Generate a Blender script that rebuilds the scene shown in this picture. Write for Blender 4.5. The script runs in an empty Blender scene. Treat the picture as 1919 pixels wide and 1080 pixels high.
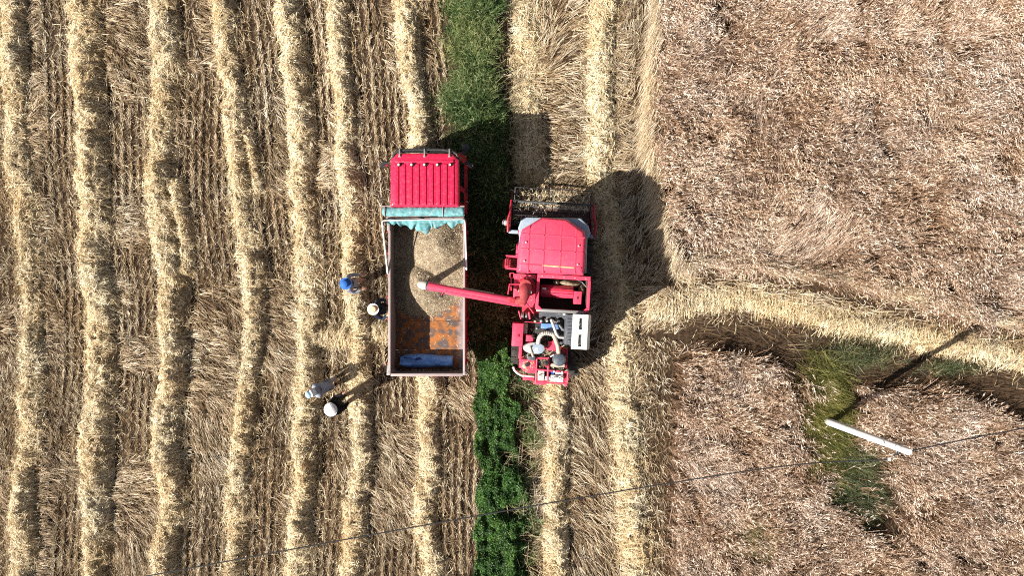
import bpy, bmesh, math, random
import numpy as np
from mathutils import Vector, Matrix, Euler

random.seed(7)
rng = np.random.default_rng(11)
R = math.radians
SC = bpy.context.scene
COL = SC.collection

# ------------------------------------------------------------------ camera
CAM_H = 22.4
cam_data = bpy.data.cameras.new('camera')
cam_data.sensor_width = 36.0
cam_data.lens = 24.0
cam_data.clip_start = 0.1
cam_data.clip_end = 2000.0
cam = bpy.data.objects.new('camera', cam_data)
cam.location = (0, 0, CAM_H)
cam.rotation_euler = (0, 0, 0)
COL.objects.link(cam)
SC.camera = cam

# ------------------------------------------------------------------ sky and sun
SUN_EL, SUN_AZ = R(37.5), R(31.0)        # shadows fall 31 degrees above +x
world = bpy.data.worlds.new('World')
SC.world = world
world.use_nodes = True
wn = world.node_tree
wn.nodes.clear()
sky = wn.nodes.new('ShaderNodeTexSky')
sky.sky_type = 'NISHITA'
sky.sun_disc = False
sky.air_density = 0.6
sky.dust_density = 1.5
sky.ozone_density = 0.3
sky.sun_elevation = SUN_EL
sky.sun_rotation = math.atan2(-math.cos(SUN_AZ), -math.sin(SUN_AZ))
bg = wn.nodes.new('ShaderNodeBackground')
bg.inputs['Strength'].default_value = 0.05
wo = wn.nodes.new('ShaderNodeOutputWorld')
wb_ = wn.nodes.new('ShaderNodeHueSaturation')      # daylight white balance
wb_.inputs['Saturation'].default_value = 0.45
wn.links.new(sky.outputs[0], wb_.inputs['Color'])
wn.links.new(wb_.outputs[0], bg.inputs[0])
wn.links.new(bg.outputs[0], wo.inputs[0])
sun_data = bpy.data.lights.new('sun', 'SUN')
sun_data.energy = 5.0
sun_data.angle = R(0.5)
sun_data.color = (1.0, 0.94, 0.84)
sun = bpy.data.objects.new('sun', sun_data)
sdir = Vector((math.cos(SUN_EL) * math.cos(SUN_AZ), math.cos(SUN_EL) * math.sin(SUN_AZ), -math.sin(SUN_EL)))
sun.rotation_euler = sdir.to_track_quat('-Z', 'Y').to_euler()
sun.location = (-20, -12, 25)
COL.objects.link(sun)
SC.view_settings.view_transform = 'Standard'
SC.view_settings.look = 'None'
SC.view_settings.exposure = 1.17
SC.view_settings.gamma = 1.0
SC.view_settings.use_curve_mapping = False

SC.cycles.use_denoising = False
SC.cycles.max_bounces = 4
SC.cycles.diffuse_bounces = 2
SC.cycles.glossy_bounces = 2
SC.cycles.filter_width = 1.1

# ------------------------------------------------------------------ helpers
PXM = 57.1
def at(px, py, h=0.0):
    """photo measurement (pixel, with the height of the point measured) -> metres on the plan"""
    k = (1.0 - h / CAM_H) / PXM
    return Vector(((px - 959.5) * k, (540 - py) * k, h))

def link(o, parent=None):
    COL.objects.link(o)
    if parent is not None:
        o.parent = parent
    return o

def tag(o, label=None, cat=None, group=None, kind=None):
    if label: o['label'] = label
    if cat: o['category'] = cat
    if group: o['group'] = group
    if kind: o['kind'] = kind
    return o

def empty(name, loc, rz=0.0):
    o = bpy.data.objects.new(name, None)
    o.empty_display_size = 0.3
    o.location = loc
    o.rotation_euler = (0, 0, rz)
    return link(o)

# ---- materials
MATS = {}
def nodes_of(name):
    m = bpy.data.materials.new(name)
    m.use_nodes = True
    nt = m.node_tree
    p = nt.nodes['Principled BSDF']
    return m, nt, p

def mat(name, col, rough=0.5, metal=0.0, dirt=None, dirt_amt=0.0, scale=6.0, var=0.12, bump=0.0, bscale=40.0, coat=0.0, spec=0.5):
    if name in MATS: return MATS[name]
    m, nt, p = nodes_of(name)
    N, L = nt.nodes, nt.links
    tc = N.new('ShaderNodeTexCoord')
    n1 = N.new('ShaderNodeTexNoise'); n1.inputs['Scale'].default_value = scale; n1.inputs['Detail'].default_value = 6
    n1.inputs['Roughness'].default_value = 0.65
    L.new(tc.outputs['Object'], n1.inputs['Vector'])
    cr = N.new('ShaderNodeValToRGB')
    c = np.array(col)
    cr.color_ramp.elements[0].position = 0.3
    cr.color_ramp.elements[1].position = 0.7
    cr.color_ramp.elements[0].color = (*np.clip(c * (1 - var), 0, 1), 1)
    cr.color_ramp.elements[1].color = (*np.clip(c * (1 + var), 0, 1), 1)
    L.new(n1.outputs['Fac'], cr.inputs[0])
    out = cr.outputs[0]
    if dirt is not None:
        n2 = N.new('ShaderNodeTexNoise'); n2.inputs['Scale'].default_value = scale * 2.3; n2.inputs['Detail'].default_value = 9
        n2.inputs['Roughness'].default_value = 0.7
        L.new(tc.outputs['Object'], n2.inputs['Vector'])
        r2 = N.new('ShaderNodeMapRange'); r2.inputs['From Min'].default_value = 0.5; r2.inputs['From Max'].default_value = 0.72
        r2.inputs['To Max'].default_value = dirt_amt
        L.new(n2.outputs['Fac'], r2.inputs['Value'])
        mx = N.new('ShaderNodeMix'); mx.data_type = 'RGBA'
        L.new(r2.outputs[0], mx.inputs[0]); L.new(out, mx.inputs[6]); mx.inputs[7].default_value = (*dirt, 1)
        out = mx.outputs[2]
        rr = N.new('ShaderNodeMapRange'); rr.inputs['To Min'].default_value = rough; rr.inputs['To Max'].default_value = min(1, rough + 0.35)
        L.new(r2.outputs[0], rr.inputs['Value']); L.new(rr.outputs[0], p.inputs['Roughness'])
    else:
        p.inputs['Roughness'].default_value = rough
    L.new(out, p.inputs['Base Color'])
    p.inputs['Metallic'].default_value = metal
    p.inputs['Coat Weight'].default_value = coat
    p.inputs['Specular IOR Level'].default_value = spec
    if bump > 0:
        n3 = N.new('ShaderNodeTexNoise'); n3.inputs['Scale'].default_value = bscale; n3.inputs['Detail'].default_value = 4
        L.new(tc.outputs['Object'], n3.inputs['Vector'])
        b = N.new('ShaderNodeBump'); b.inputs['Strength'].default_value = bump; b.inputs['Distance'].default_value = 0.02
        L.new(n3.outputs['Fac'], b.inputs['Height']); L.new(b.outputs[0], p.inputs['Normal'])
    MATS[name] = m
    return m

def strand_mat(name, stops, rough=0.55, transl=0.0, spec=0.4):
    """colour of each stem comes from its own 'tint' attribute through a ramp"""
    if name in MATS: return MATS[name]
    m, nt, p = nodes_of(name)
    N, L = nt.nodes, nt.links
    a = N.new('ShaderNodeAttribute'); a.attribute_name = 'tint'
    cr = N.new('ShaderNodeValToRGB')
    els = cr.color_ramp.elements
    while len(els) < len(stops): els.new(0.5)
    for e, (pos, c) in zip(els, stops):
        e.position = pos; e.color = (*c, 1)
    L.new(a.outputs['Fac'], cr.inputs[0])
    tc = N.new('ShaderNodeTexCoord'); nz = N.new('ShaderNodeTexNoise'); nz.inputs['Scale'].default_value = 0.55; nz.inputs['Detail'].default_value = 4
    L.new(tc.outputs['Object'], nz.inputs['Vector'])
    hr_ = N.new('ShaderNodeValToRGB'); hr_.color_ramp.elements[0].position = 0.36; hr_.color_ramp.elements[1].position = 0.64
    hr_.color_ramp.elements[0].color = (1.0, 0.94, 0.86, 1); hr_.color_ramp.elements[1].color = (0.95, 0.96, 0.98, 1)
    L.new(nz.outputs['Fac'], hr_.inputs[0])
    mu = N.new('ShaderNodeMix'); mu.data_type = 'RGBA'; mu.blend_type = 'MULTIPLY'; mu.inputs[0].default_value = 1
    L.new(cr.outputs[0], mu.inputs[6]); L.new(hr_.outputs[0], mu.inputs[7])
    L.new(mu.outputs[2], p.inputs['Base Color'])
    p.inputs['Roughness'].default_value = rough
    p.inputs['Specular IOR Level'].default_value = spec
    if transl > 0:
        t = N.new('ShaderNodeBsdfTranslucent'); L.new(mu.outputs[2], t.inputs[0])
        mx = N.new('ShaderNodeMixShader'); mx.inputs[0].default_value = transl
        L.new(p.outputs[0], mx.inputs[1]); L.new(t.outputs[0], mx.inputs[2])
        L.new(mx.outputs[0], N['Material Output'].inputs[0])
    MATS[name] = m
    return m

# ---- mesh builder
class MB:
    def __init__(s):
        s.v = []; s.f = []
    def add(s, vs, fs):
        o = len(s.v); s.v += [tuple(x) for x in vs]; s.f += [tuple(i + o for i in f) for f in fs]
        return s
    def box(s, c, d, rot=None):
        hx, hy, hz = d[0] / 2, d[1] / 2, d[2] / 2
        vs = [Vector((x * hx, y * hy, z * hz)) for z in (-1, 1) for y in (-1, 1) for x in (-1, 1)]
        if rot is not None:
            M = Euler(rot).to_matrix(); vs = [M @ v for v in vs]
        c = Vector(c)
        return s.add([v + c for v in vs], [(0, 2, 3, 1), (4, 5, 7, 6), (0, 1, 5, 4), (2, 6, 7, 3), (0, 4, 6, 2), (1, 3, 7, 5)])
    def span(s, a, b):
        a, b = Vector(a), Vector(b)
        return s.box((a + b) / 2, [abs(b[i] - a[i]) for i in range(3)])
    def tube(s, pts, r, n=10, cap=True):
        pts = [Vector(p) for p in pts]
        rs = r if isinstance(r, (list, tuple)) else [r] * len(pts)
        rings = []; up = None
        for i, p in enumerate(pts):
            t = (pts[min(i + 1, len(pts) - 1)] - pts[max(i - 1, 0)]).normalized()
            if up is None:
                up = Vector((0, 0, 1)) if abs(t.z) < 0.9 else Vector((1, 0, 0))
            u = (up - t * up.dot(t)).normalized(); w = t.cross(u); up = u
            rings.append([p + (u * math.cos(2 * math.pi * k / n) + w * math.sin(2 * math.pi * k / n)) * rs[i] for k in range(n)])
        vs = [v for ring in rings for v in ring]; fs = []
        for i in range(len(pts) - 1):
            for k in range(n):
                k2 = (k + 1) % n
                fs.append((i * n + k, i * n + k2, (i + 1) * n + k2, (i + 1) * n + k))
        if cap:
            fs.append(tuple(range(n - 1, -1, -1))); fs.append(tuple((len(pts) - 1) * n + k for k in range(n)))
        return s.add(vs, fs)
    def prism(s, poly, z0, z1, top=None):
        n = len(poly); top = top or poly
        vs = [(p[0], p[1], z0) for p in poly] + [(p[0], p[1], z1) for p in top]
        fs = [tuple(range(n - 1, -1, -1)), tuple(range(n, 2 * n))] + [(k, (k + 1) % n, n + (k + 1) % n, n + k) for k in range(n)]
        return s.add(vs, fs)
    def rings(s, rings, close=True):
        n = len(rings[0]); vs = [v for r in rings for v in r]; fs = []
        for i in range(len(rings) - 1):
            for k in range(n):
                k2 = (k + 1) % n
                fs.append((i * n + k, i * n + k2, (i + 1) * n + k2, (i + 1) * n + k))
        if close:
            fs.append(tuple(range(n - 1, -1, -1))); fs.append(tuple((len(rings) - 1) * n + k for k in range(n)))
        return s.add(vs, fs)
    def lathe(s, prof, c=(0, 0, 0), n=20, axis='z', sx=1.0, sy=1.0):
        c = Vector(c); rings = []
        for (r, z) in prof:
            ring = []
            for k in range(n):
                a = 2 * math.pi * k / n
                p = Vector((r * math.cos(a) * sx, r * math.sin(a) * sy, z))
                if axis == 'x': p = Vector((p.z, p.x, p.y))
                elif axis == 'y': p = Vector((p.x, p.z, p.y))
                ring.append(p + c)
            rings.append(ring)
        return s.rings(rings)
    def build(s, name, m, parent=None, bevel=0.0, smooth=35, seg=2):
        me = bpy.data.meshes.new(name)
        me.from_pydata(s.v, [], s.f)
        bm = bmesh.new(); bm.from_mesh(me)
        bmesh.ops.recalc_face_normals(bm, faces=bm.faces)
        if bevel > 0:
            ed = [e for e in bm.edges if len(e.link_faces) == 2 and e.calc_face_angle(0) > R(30)]
            bmesh.ops.bevel(bm, geom=ed, offset=bevel, segments=seg, profile=0.6, affect='EDGES', clamp_overlap=True)
        for e in bm.edges:
            e.smooth = len(e.link_faces) == 2 and e.calc_face_angle(0) < R(smooth)
        for f in bm.faces: f.smooth = True
        bm.to_mesh(me); bm.free()
        me.materials.append(m)
        return link(bpy.data.objects.new(name, me), parent)

def np_mesh(name, V, F, tint, m, parent=None, smooth=False):
    """V (n,3), F (k,4) or (k,3) index arrays, tint per vertex"""
    me = bpy.data.meshes.new(name)
    k, c = F.shape
    me.vertices.add(len(V)); me.vertices.foreach_set('co', np.ascontiguousarray(V, np.float32).ravel())
    me.loops.add(k * c); me.loops.foreach_set('vertex_index', np.ascontiguousarray(F, np.int32).ravel())
    me.polygons.add(k)
    me.polygons.foreach_set('loop_start', np.arange(0, k * c, c, dtype=np.int32))
    me.polygons.foreach_set('loop_total', np.full(k, c, np.int32))
    if smooth: me.polygons.foreach_set('use_smooth', np.ones(k, bool))
    me.update(calc_edges=True)
    if tint is not None:
        a = me.attributes.new('tint', 'FLOAT', 'POINT')
        a.data.foreach_set('value', np.ascontiguousarray(tint, np.float32))
    me.materials.append(m)
    return link(bpy.data.objects.new(name, me), parent)

def strands(x, y, z, yaw, pitch, length, width, tint, roll=None, tip=0.45):
    """flat stems as quads; (x,y,z) is the foot"""
    n = len(x)
    if roll is None: roll = rng.normal(0, 0.7, n)
    cp = np.cos(pitch)
    D = np.stack([np.cos(yaw) * cp, np.sin(yaw) * cp, np.sin(pitch)], 1)
    S = np.stack([-np.sin(yaw), np.cos(yaw), np.zeros(n)], 1)
    U = np.cross(D, S)
    W = S * np.cos(roll)[:, None] + U * np.sin(roll)[:, None]
    P = np.stack([x, y, z], 1)
    T = P + D * length[:, None]
    hw = (width / 2)[:, None]
    V = np.empty((n, 4, 3))
    V[:, 0] = P - W * hw; V[:, 1] = P + W * hw
    V[:, 2] = T + W * hw * tip; V[:, 3] = T - W * hw * tip
    F = np.arange(n * 4).reshape(n, 4)
    return V.reshape(-1, 3), F, np.repeat(tint, 4)

def joined(parts):
    V = []; F = []; T = []; o = 0
    for v, f, t in parts:
        V.append(v); F.append(f + o); T.append(t); o += len(v)
    return np.concatenate(V), np.concatenate(F), np.concatenate(T)

# ---- numpy noise
_tab = np.random.default_rng(5).random((256, 256))
def vnoise(x, y, scale, seed=0):
    u = np.asarray(x) / scale + seed * 17.31; v = np.asarray(y) / scale + seed * 9.77
    i = np.floor(u).astype(int); j = np.floor(v).astype(int)
    fu = u - i; fv = v - j
    fu = fu * fu * (3 - 2 * fu); fv = fv * fv * (3 - 2 * fv)
    g = lambda a, b: _tab[a & 255, b & 255]
    return (g(i, j) * (1 - fu) + g(i + 1, j) * fu) * (1 - fv) + (g(i, j + 1) * (1 - fu) + g(i + 1, j + 1) * fu) * fv
def fbm(x, y, scale, seed=0, o=3):
    t = 0; a = 0.5; n = 0
    for k in range(o):
        t = t + a * vnoise(x, y, scale / 2 ** k, seed + k * 3); n += a; a *= 0.5
    return t / n
def cell(x, y, sx, sy=None, seed=0):
    sy = sy or sx
    wx = x + (vnoise(x, y, sx * 2.2, seed + 1) - 0.5) * sx * 2.2; wy = y + (vnoise(x, y, sy * 2.2, seed + 2) - 0.5) * sy * 2.2
    i = np.floor(wx / sx).astype(int); j = np.floor(wy / sy).astype(int)
    return _tab[(i * 73 + j * 151 + seed * 13) & 255, (i * 37 + j * 89 + (i >> 8) + seed * 7) & 255]
def gather(x, y, sx, sy, seed, amt):
    """pull stems towards the middle of their tuft"""
    i = np.floor(x / sx).astype(int); j = np.floor(y / sy).astype(int)
    h1 = _tab[(i * 91 + j * 57 + seed) & 255, (j * 33 + i * 11 + seed * 5) & 255]; h2 = _tab[(i * 45 + j * 119 + seed * 3) & 255, (j * 71 + i * 23 + seed) & 255]
    h3 = _tab[(i * 17 + j * 201 + seed * 7) & 255, (j * 13 + i * 67 + seed * 11) & 255]
    cx = (i + 0.2 + 0.6 * h1) * sx; cy = (j + 0.2 + 0.6 * h2) * sy
    return x + (cx - x) * amt, y + (cy - y) * amt, h3
def sstep(a, b, x):
    t = np.clip((x - a) / (b - a), 0, 1); return t * t * (3 - 2 * t)

# ------------------------------------------------------------------ the field plan (metres)
def P2(pts, h=0.2): return np.array([at(px, py, h)[:2] for px, py in pts])
class Row:
    """a windrow: centre line, half width, height"""
    def __init__(s, pts, w, h, axis='y', lo=None, hi=None, label=''):
        p = P2(pts); a = 1 if axis == 'y' else 0
        o = np.argsort(p[:, a]); p = p[o]
        s.t, s.c = p[:, a], p[:, 1 - a]
        s.axis, s.w, s.h = axis, w * 1.0, h * 1.0
        s.lo = s.t[0] if lo is None else lo; s.hi = s.t[-1] if hi is None else hi
        s.label = label; s.seed = random.randint(1, 90)
    def dist(s, x, y):
        t, c = (y, x) if s.axis == 'y' else (x, y)
        cc = np.interp(t, s.t, s.c)
        cc = cc + (vnoise(t, t * 0, 1.5, s.seed) - 0.5) * 0.22 + (vnoise(t, t * 0, 0.35, s.seed + 3) - 0.5) * 0.12
        end = np.minimum(t - s.lo, s.hi - t)
        return (c - cc), end, t
    def mound(s, x, y):
        d, end, t = s.dist(x, y)
        w = s.w * (0.55 + 0.5 * vnoise(t, t * 0, 1.4, s.seed + 7) + 0.45 * vnoise(t, np.sign(d) * 3.1, 0.4, s.seed + 6) + 0.3 * vnoise(t, np.sign(d) * 5.3, 0.15, s.seed + 5))
        q = np.clip(1 - np.abs(d / w) ** 2.0, 0, 1) ** 1.0
        hh = s.h * (0.7 + 0.5 * vnoise(t, d * 0.5, 0.8, s.seed + 9)) * (0.66 + 0.34 * sstep(0.12, 0.4, vnoise(t, t * 0, 1.9, s.seed + 15)))
        lump = 0.45 + 0.7 * fbm(x, y, 0.45, s.seed + 2, 2) + 0.4 * vnoise(x, y, 0.14, s.seed + 8)
        return hh * q * lump * sstep(-0.05, 0.25, end)

W = {}
def row(key, pts, w, h, label, **k):
    W[key] = Row(pts, w, h, label=label, **k)
row('a', [(8, -60), (14, 0), (22, 150), (26, 300), (38, 420), (55, 540), (58, 640), (50, 760), (44, 880), (40, 1000), (36, 1140)], 0.40, 0.34,
    'thick pale straw windrow along the left edge of the photo, leftmost of all windrows')
row('b', [(148, -60), (150, 0), (160, 100), (165, 200), (166, 300), (168, 400), (168, 500), (180, 560), (185, 700), (180, 800), (176, 950), (180, 1140)], 0.46, 0.40,
    'broad pale straw windrow, second from the left edge of the field')
row('c', [(304, -60), (302, 0), (305, 120), (300, 250), (298, 350), (308, 450), (322, 540), (322, 640), (316, 800), (318, 950), (308, 1140)], 0.42, 0.40,
    'pale straw windrow with a bulge near its middle, third from the left edge')
row('d', [(408, -60), (415, 0), (430, 120), (438, 200), (446, 300), (452, 400), (465, 480), (480, 545), (470, 640), (458, 720), (452, 800), (442, 950), (438, 1140)], 0.36, 0.34,
    'kinked golden straw windrow, fourth from the left edge')
row('e', [(528, -60), (535, 0), (548, 100), (556, 200), (562, 300), (570, 400), (572, 500), (582, 600), (576, 700), (570, 850), (562, 1000), (555, 1140)], 0.40, 0.38,
    'straw windrow running under the two people at the lower left, fifth from the left edge')
row('f', [(620, -60), (625, 0), (636, 120), (642, 220), (650, 320), (656, 420), (664, 500), (668, 560), (672, 640), (678, 760), (682, 860), (667, 960), (655, 1140)], 0.34, 0.36,
    'narrow bright straw windrow passing the person in the blue hat')
row('g', [(755, -60), (760, 0), (770, 100), (782, 190), (786, 300)], 0.36, 0.36,
    'short straw windrow ending at the front of the red truck')
row('h', [(800, 690), (802, 760), (806, 850), (800, 950), (812, 1140)], 0.36, 0.32,
    'straw windrow starting behind the tailgate of the red truck')
row('i', [(985, -60), (985, 0), (987, 100), (990, 200), (996, 290), (1000, 345)], 0.44, 0.15,
    'straw windrow in front of the harvester header beside the dark green weeds')
row('j', [(1040, 700), (1042, 780), (1040, 850), (1040, 950), (1052, 1140)], 0.36, 0.36,
    'fresh straw windrow coming out behind the red harvester')
row('k', [(1138, -60), (1132, 60), (1125, 200), (1120, 300), (1132, 400), (1152, 500), (1168, 600), (1168, 700), (1178, 850), (1186, 1000), (1192, 1140)], 0.46, 0.22,
    'golden straw windrow along the right side of the harvester, half in its shadow')
row('l', [(1215, 585), (1300, 562), (1400, 562), (1500, 580), (1650, 618), (1800, 652), (1990, 690)], 0.36, 0.11,
    'straw windrow crossing the right field from the harvester to the right edge', axis='x')
LEFT = ['a', 'b', 'c', 'd', 'e', 'f', 'g', 'h']
row('m', [(322, 330), (332, 370), (345, 430), (348, 480), (340, 520)], 0.26, 0.36,
    'small extra heap of straw bulging from the right side of the third windrow')
row('n', [(452, 215), (468, 260), (478, 300), (482, 360)], 0.18, 0.24,
    'thin wisp of straw splitting off the right side of the fourth windrow')
row('o', [(560, 638), (620, 628), (680, 628), (735, 620)], 0.36, 0.22,
    'low straw heap lying crosswise between the fifth windrow and the truck', axis='x')

XL, XR, YB, YT = -18.5, 18.5, -11.0, 11.0

def in_poly(x, y, poly):
    inside = np.zeros(x.shape, bool); n = len(poly)
    for i in range(n):
        x0, y0 = poly[i]; x1, y1 = poly[(i + 1) % n]
        c = ((y0 > y) != (y1 > y)) & (x < (x1 - x0) * (y - y0) / (y1 - y0 + 1e-12) + x0)
        inside ^= c
    return inside
CROP_A = P2([(1236, -140), (1230, 40), (1222, 110), (1214, 190), (1216, 260), (1226, 350), (1248, 440), (1272, 492), (1400, 502), (1560, 524), (1700, 560), (1850, 604), (2100, 660), (2100, -140)], 0.4)
CROP_B = P2([(1266, 656), (1400, 668), (1500, 696), (1600, 722), (1760, 744), (1900, 796), (2100, 856), (2100, 1240), (1262, 1240), (1254, 1000), (1258, 850), (1264, 720)], 0.4)
GREEN_T = [(822, -140), (826, 60), (822, 180), (832, 260), (860, 330), (872, 400), (885, 480), (885, 640), (945, 640), (948, 500), (950, 380), (942, 260), (934, 160), (930, 60), (928, -140)]
GREEN_T = P2(GREEN_T, 0.3)
GREEN_B = P2([(884, 640), (890, 760), (894, 860), (897, 950), (896, 1220), (1000, 1220), (988, 960), (968, 850), (962, 760), (952, 700), (945, 640)], 0.3)

def soil(x, y):
    z = (fbm(x, y, 1.6, 40) - 0.5) * 0.09 + (fbm(x, y, 0.35, 44) - 0.5) * 0.05
    z = z + 0.018 * np.sin(x * 2 * np.pi / 0.25 + 2 * fbm(x, y, 3, 50)) * (x < 8)
    near = (np.abs(x) < 22) & (np.abs(y) < 14)
    return np.where(near, z, 0.0)
def lay(x, y):
    """ground plus windrow heaps"""
    z = np.zeros_like(x)
    for r in W.values(): z = np.maximum(z, r.mound(x, y))
    return soil(x, y) + z

# ---- ground: one sheet to the horizon
def ground_mat():
    m, nt, p = nodes_of('soil_and_chaff')
    N, L = nt.nodes, nt.links
    tc = N.new('ShaderNodeTexCoord')
    n1 = N.new('ShaderNodeTexNoise'); n1.inputs['Scale'].default_value = 9; n1.inputs['Detail'].default_value = 8; n1.inputs['Roughness'].default_value = 0.75
    n2 = N.new('ShaderNodeTexNoise'); n2.inputs['Scale'].default_value = 0.8; n2.inputs['Detail'].default_value = 4
    mp = N.new('ShaderNodeMapping'); mp.inputs['Scale'].default_value = (1, 0.25, 1)
    L.new(tc.outputs['Object'], mp.inputs[0]); L.new(mp.outputs[0], n1.inputs['Vector']); L.new(tc.outputs['Object'], n2.inputs['Vector'])
    cr = N.new('ShaderNodeValToRGB')
    e = cr.color_ramp.elements
    e[0].position = 0.3; e[0].color = (0.020, 0.013, 0.008, 1)
    e[1].position = 0.72; e[1].color = (0.10, 0.066, 0.040, 1)
    k = e.new(0.5); k.color = (0.045, 0.029, 0.018, 1)
    L.new(n1.outputs['Fac'], cr.inputs[0])
    mx = N.new('ShaderNodeMix'); mx.data_type = 'RGBA'; mx.blend_type = 'MULTIPLY'
    cr2 = N.new('ShaderNodeValToRGB'); cr2.color_ramp.elements[0].color = (0.65, 0.62, 0.6, 1); cr2.color_ramp.elements[1].color = (1.25, 1.2, 1.15, 1)
    L.new(n2.outputs['Fac'], cr2.inputs[0]); mx.inputs[0].default_value = 1
    L.new(cr.outputs[0], mx.inputs[6]); L.new(cr2.outputs[0], mx.inputs[7]); L.new(mx.outputs[2], p.inputs['Base Color'])
    p.inputs['Roughness'].default_value = 0.95; p.inputs['Specular IOR Level'].default_value = 0.15
    b = N.new('ShaderNodeBump'); b.inputs['Strength'].default_value = 0.8; b.inputs['Distance'].default_value = 0.03
    L.new(n1.outputs['Fac'], b.inputs['Height']); L.new(b.outputs[0], p.inputs['Normal'])
    return m
gxs = np.concatenate([[-900, -300, -100, -50, -30], np.arange(-22, 22.01, 0.1), [30, 50, 100, 300, 900]])
gys = np.concatenate([[-900, -300, -100, -50, -25], np.arange(-13.5, 13.51, 0.12), [25, 50, 100, 300, 900]])
GX, GY = np.meshgrid(gxs, gys)
GZ = soil(GX, GY)
nx, ny = len(gxs), len(gys)
idx = np.arange(nx * ny).reshape(ny, nx)
GF = np.stack([idx[:-1, :-1], idx[:-1, 1:], idx[1:, 1:], idx[1:, :-1]], -1).reshape(-1, 4)
g = np_mesh('ground', np.stack([GX.ravel(), GY.ravel(), GZ.ravel()], 1), GF, None, ground_mat(), smooth=True)
tag(g, kind='structure')

# ------------------------------------------------------------------ straw, stubble, crop and weeds
M_STRAW = strand_mat('straw', [(0.0, (0.20, 0.13, 0.06)), (0.35, (0.44, 0.325, 0.175)), (0.7, (0.66, 0.54, 0.345)), (1.0, (0.86, 0.775, 0.575))])
M_STUB = strand_mat('stubble', [(0.0, (0.07, 0.04, 0.02)), (0.35, (0.25, 0.17, 0.095)), (0.7, (0.49, 0.385, 0.25)), (1.0, (0.82, 0.73, 0.58))])
M_CROP = strand_mat('ripe_crop', [(0.0, (0.06, 0.03, 0.017)), (0.35, (0.22, 0.13, 0.075)), (0.65, (0.45, 0.325, 0.245)), (1.0, (0.84, 0.73, 0.63))])
M_GRASS = strand_mat('green_grass', [(0.0, (0.012, 0.028, 0.010)), (0.4, (0.045, 0.10, 0.026)), (0.7, (0.12, 0.195, 0.058)), (1.0, (0.33, 0.37, 0.17))], transl=0.25)
M_WEED = strand_mat('mixed_weeds', [(0.0, (0.014, 0.024, 0.010)), (0.45, (0.05, 0.075, 0.026)), (0.75, (0.14, 0.16, 0.07)), (1.0, (0.42, 0.38, 0.24))], transl=0.2)
M_LEAF = strand_mat('green_leaves', [(0.0, (0.014, 0.040, 0.008)), (0.5, (0.050, 0.135, 0.022)), (1.0, (0.13, 0.25, 0.05))], transl=0.25)
M_YGRASS = strand_mat('yellow_green_grass', [(0.0, (0.03, 0.036, 0.010)), (0.5, (0.14, 0.145, 0.026)), (1.0, (0.38, 0.35, 0.12))], transl=0.25)
M_DRY = strand_mat('dry_tuft', [(0.0, (0.06, 0.05, 0.02)), (0.5, (0.19, 0.16, 0.07)), (1.0, (0.55, 0.45, 0.26))])

def uni(a, b, n): return rng.uniform(a, b, n)
def nrm(m, s, n): return rng.normal(m, s, n)

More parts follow.
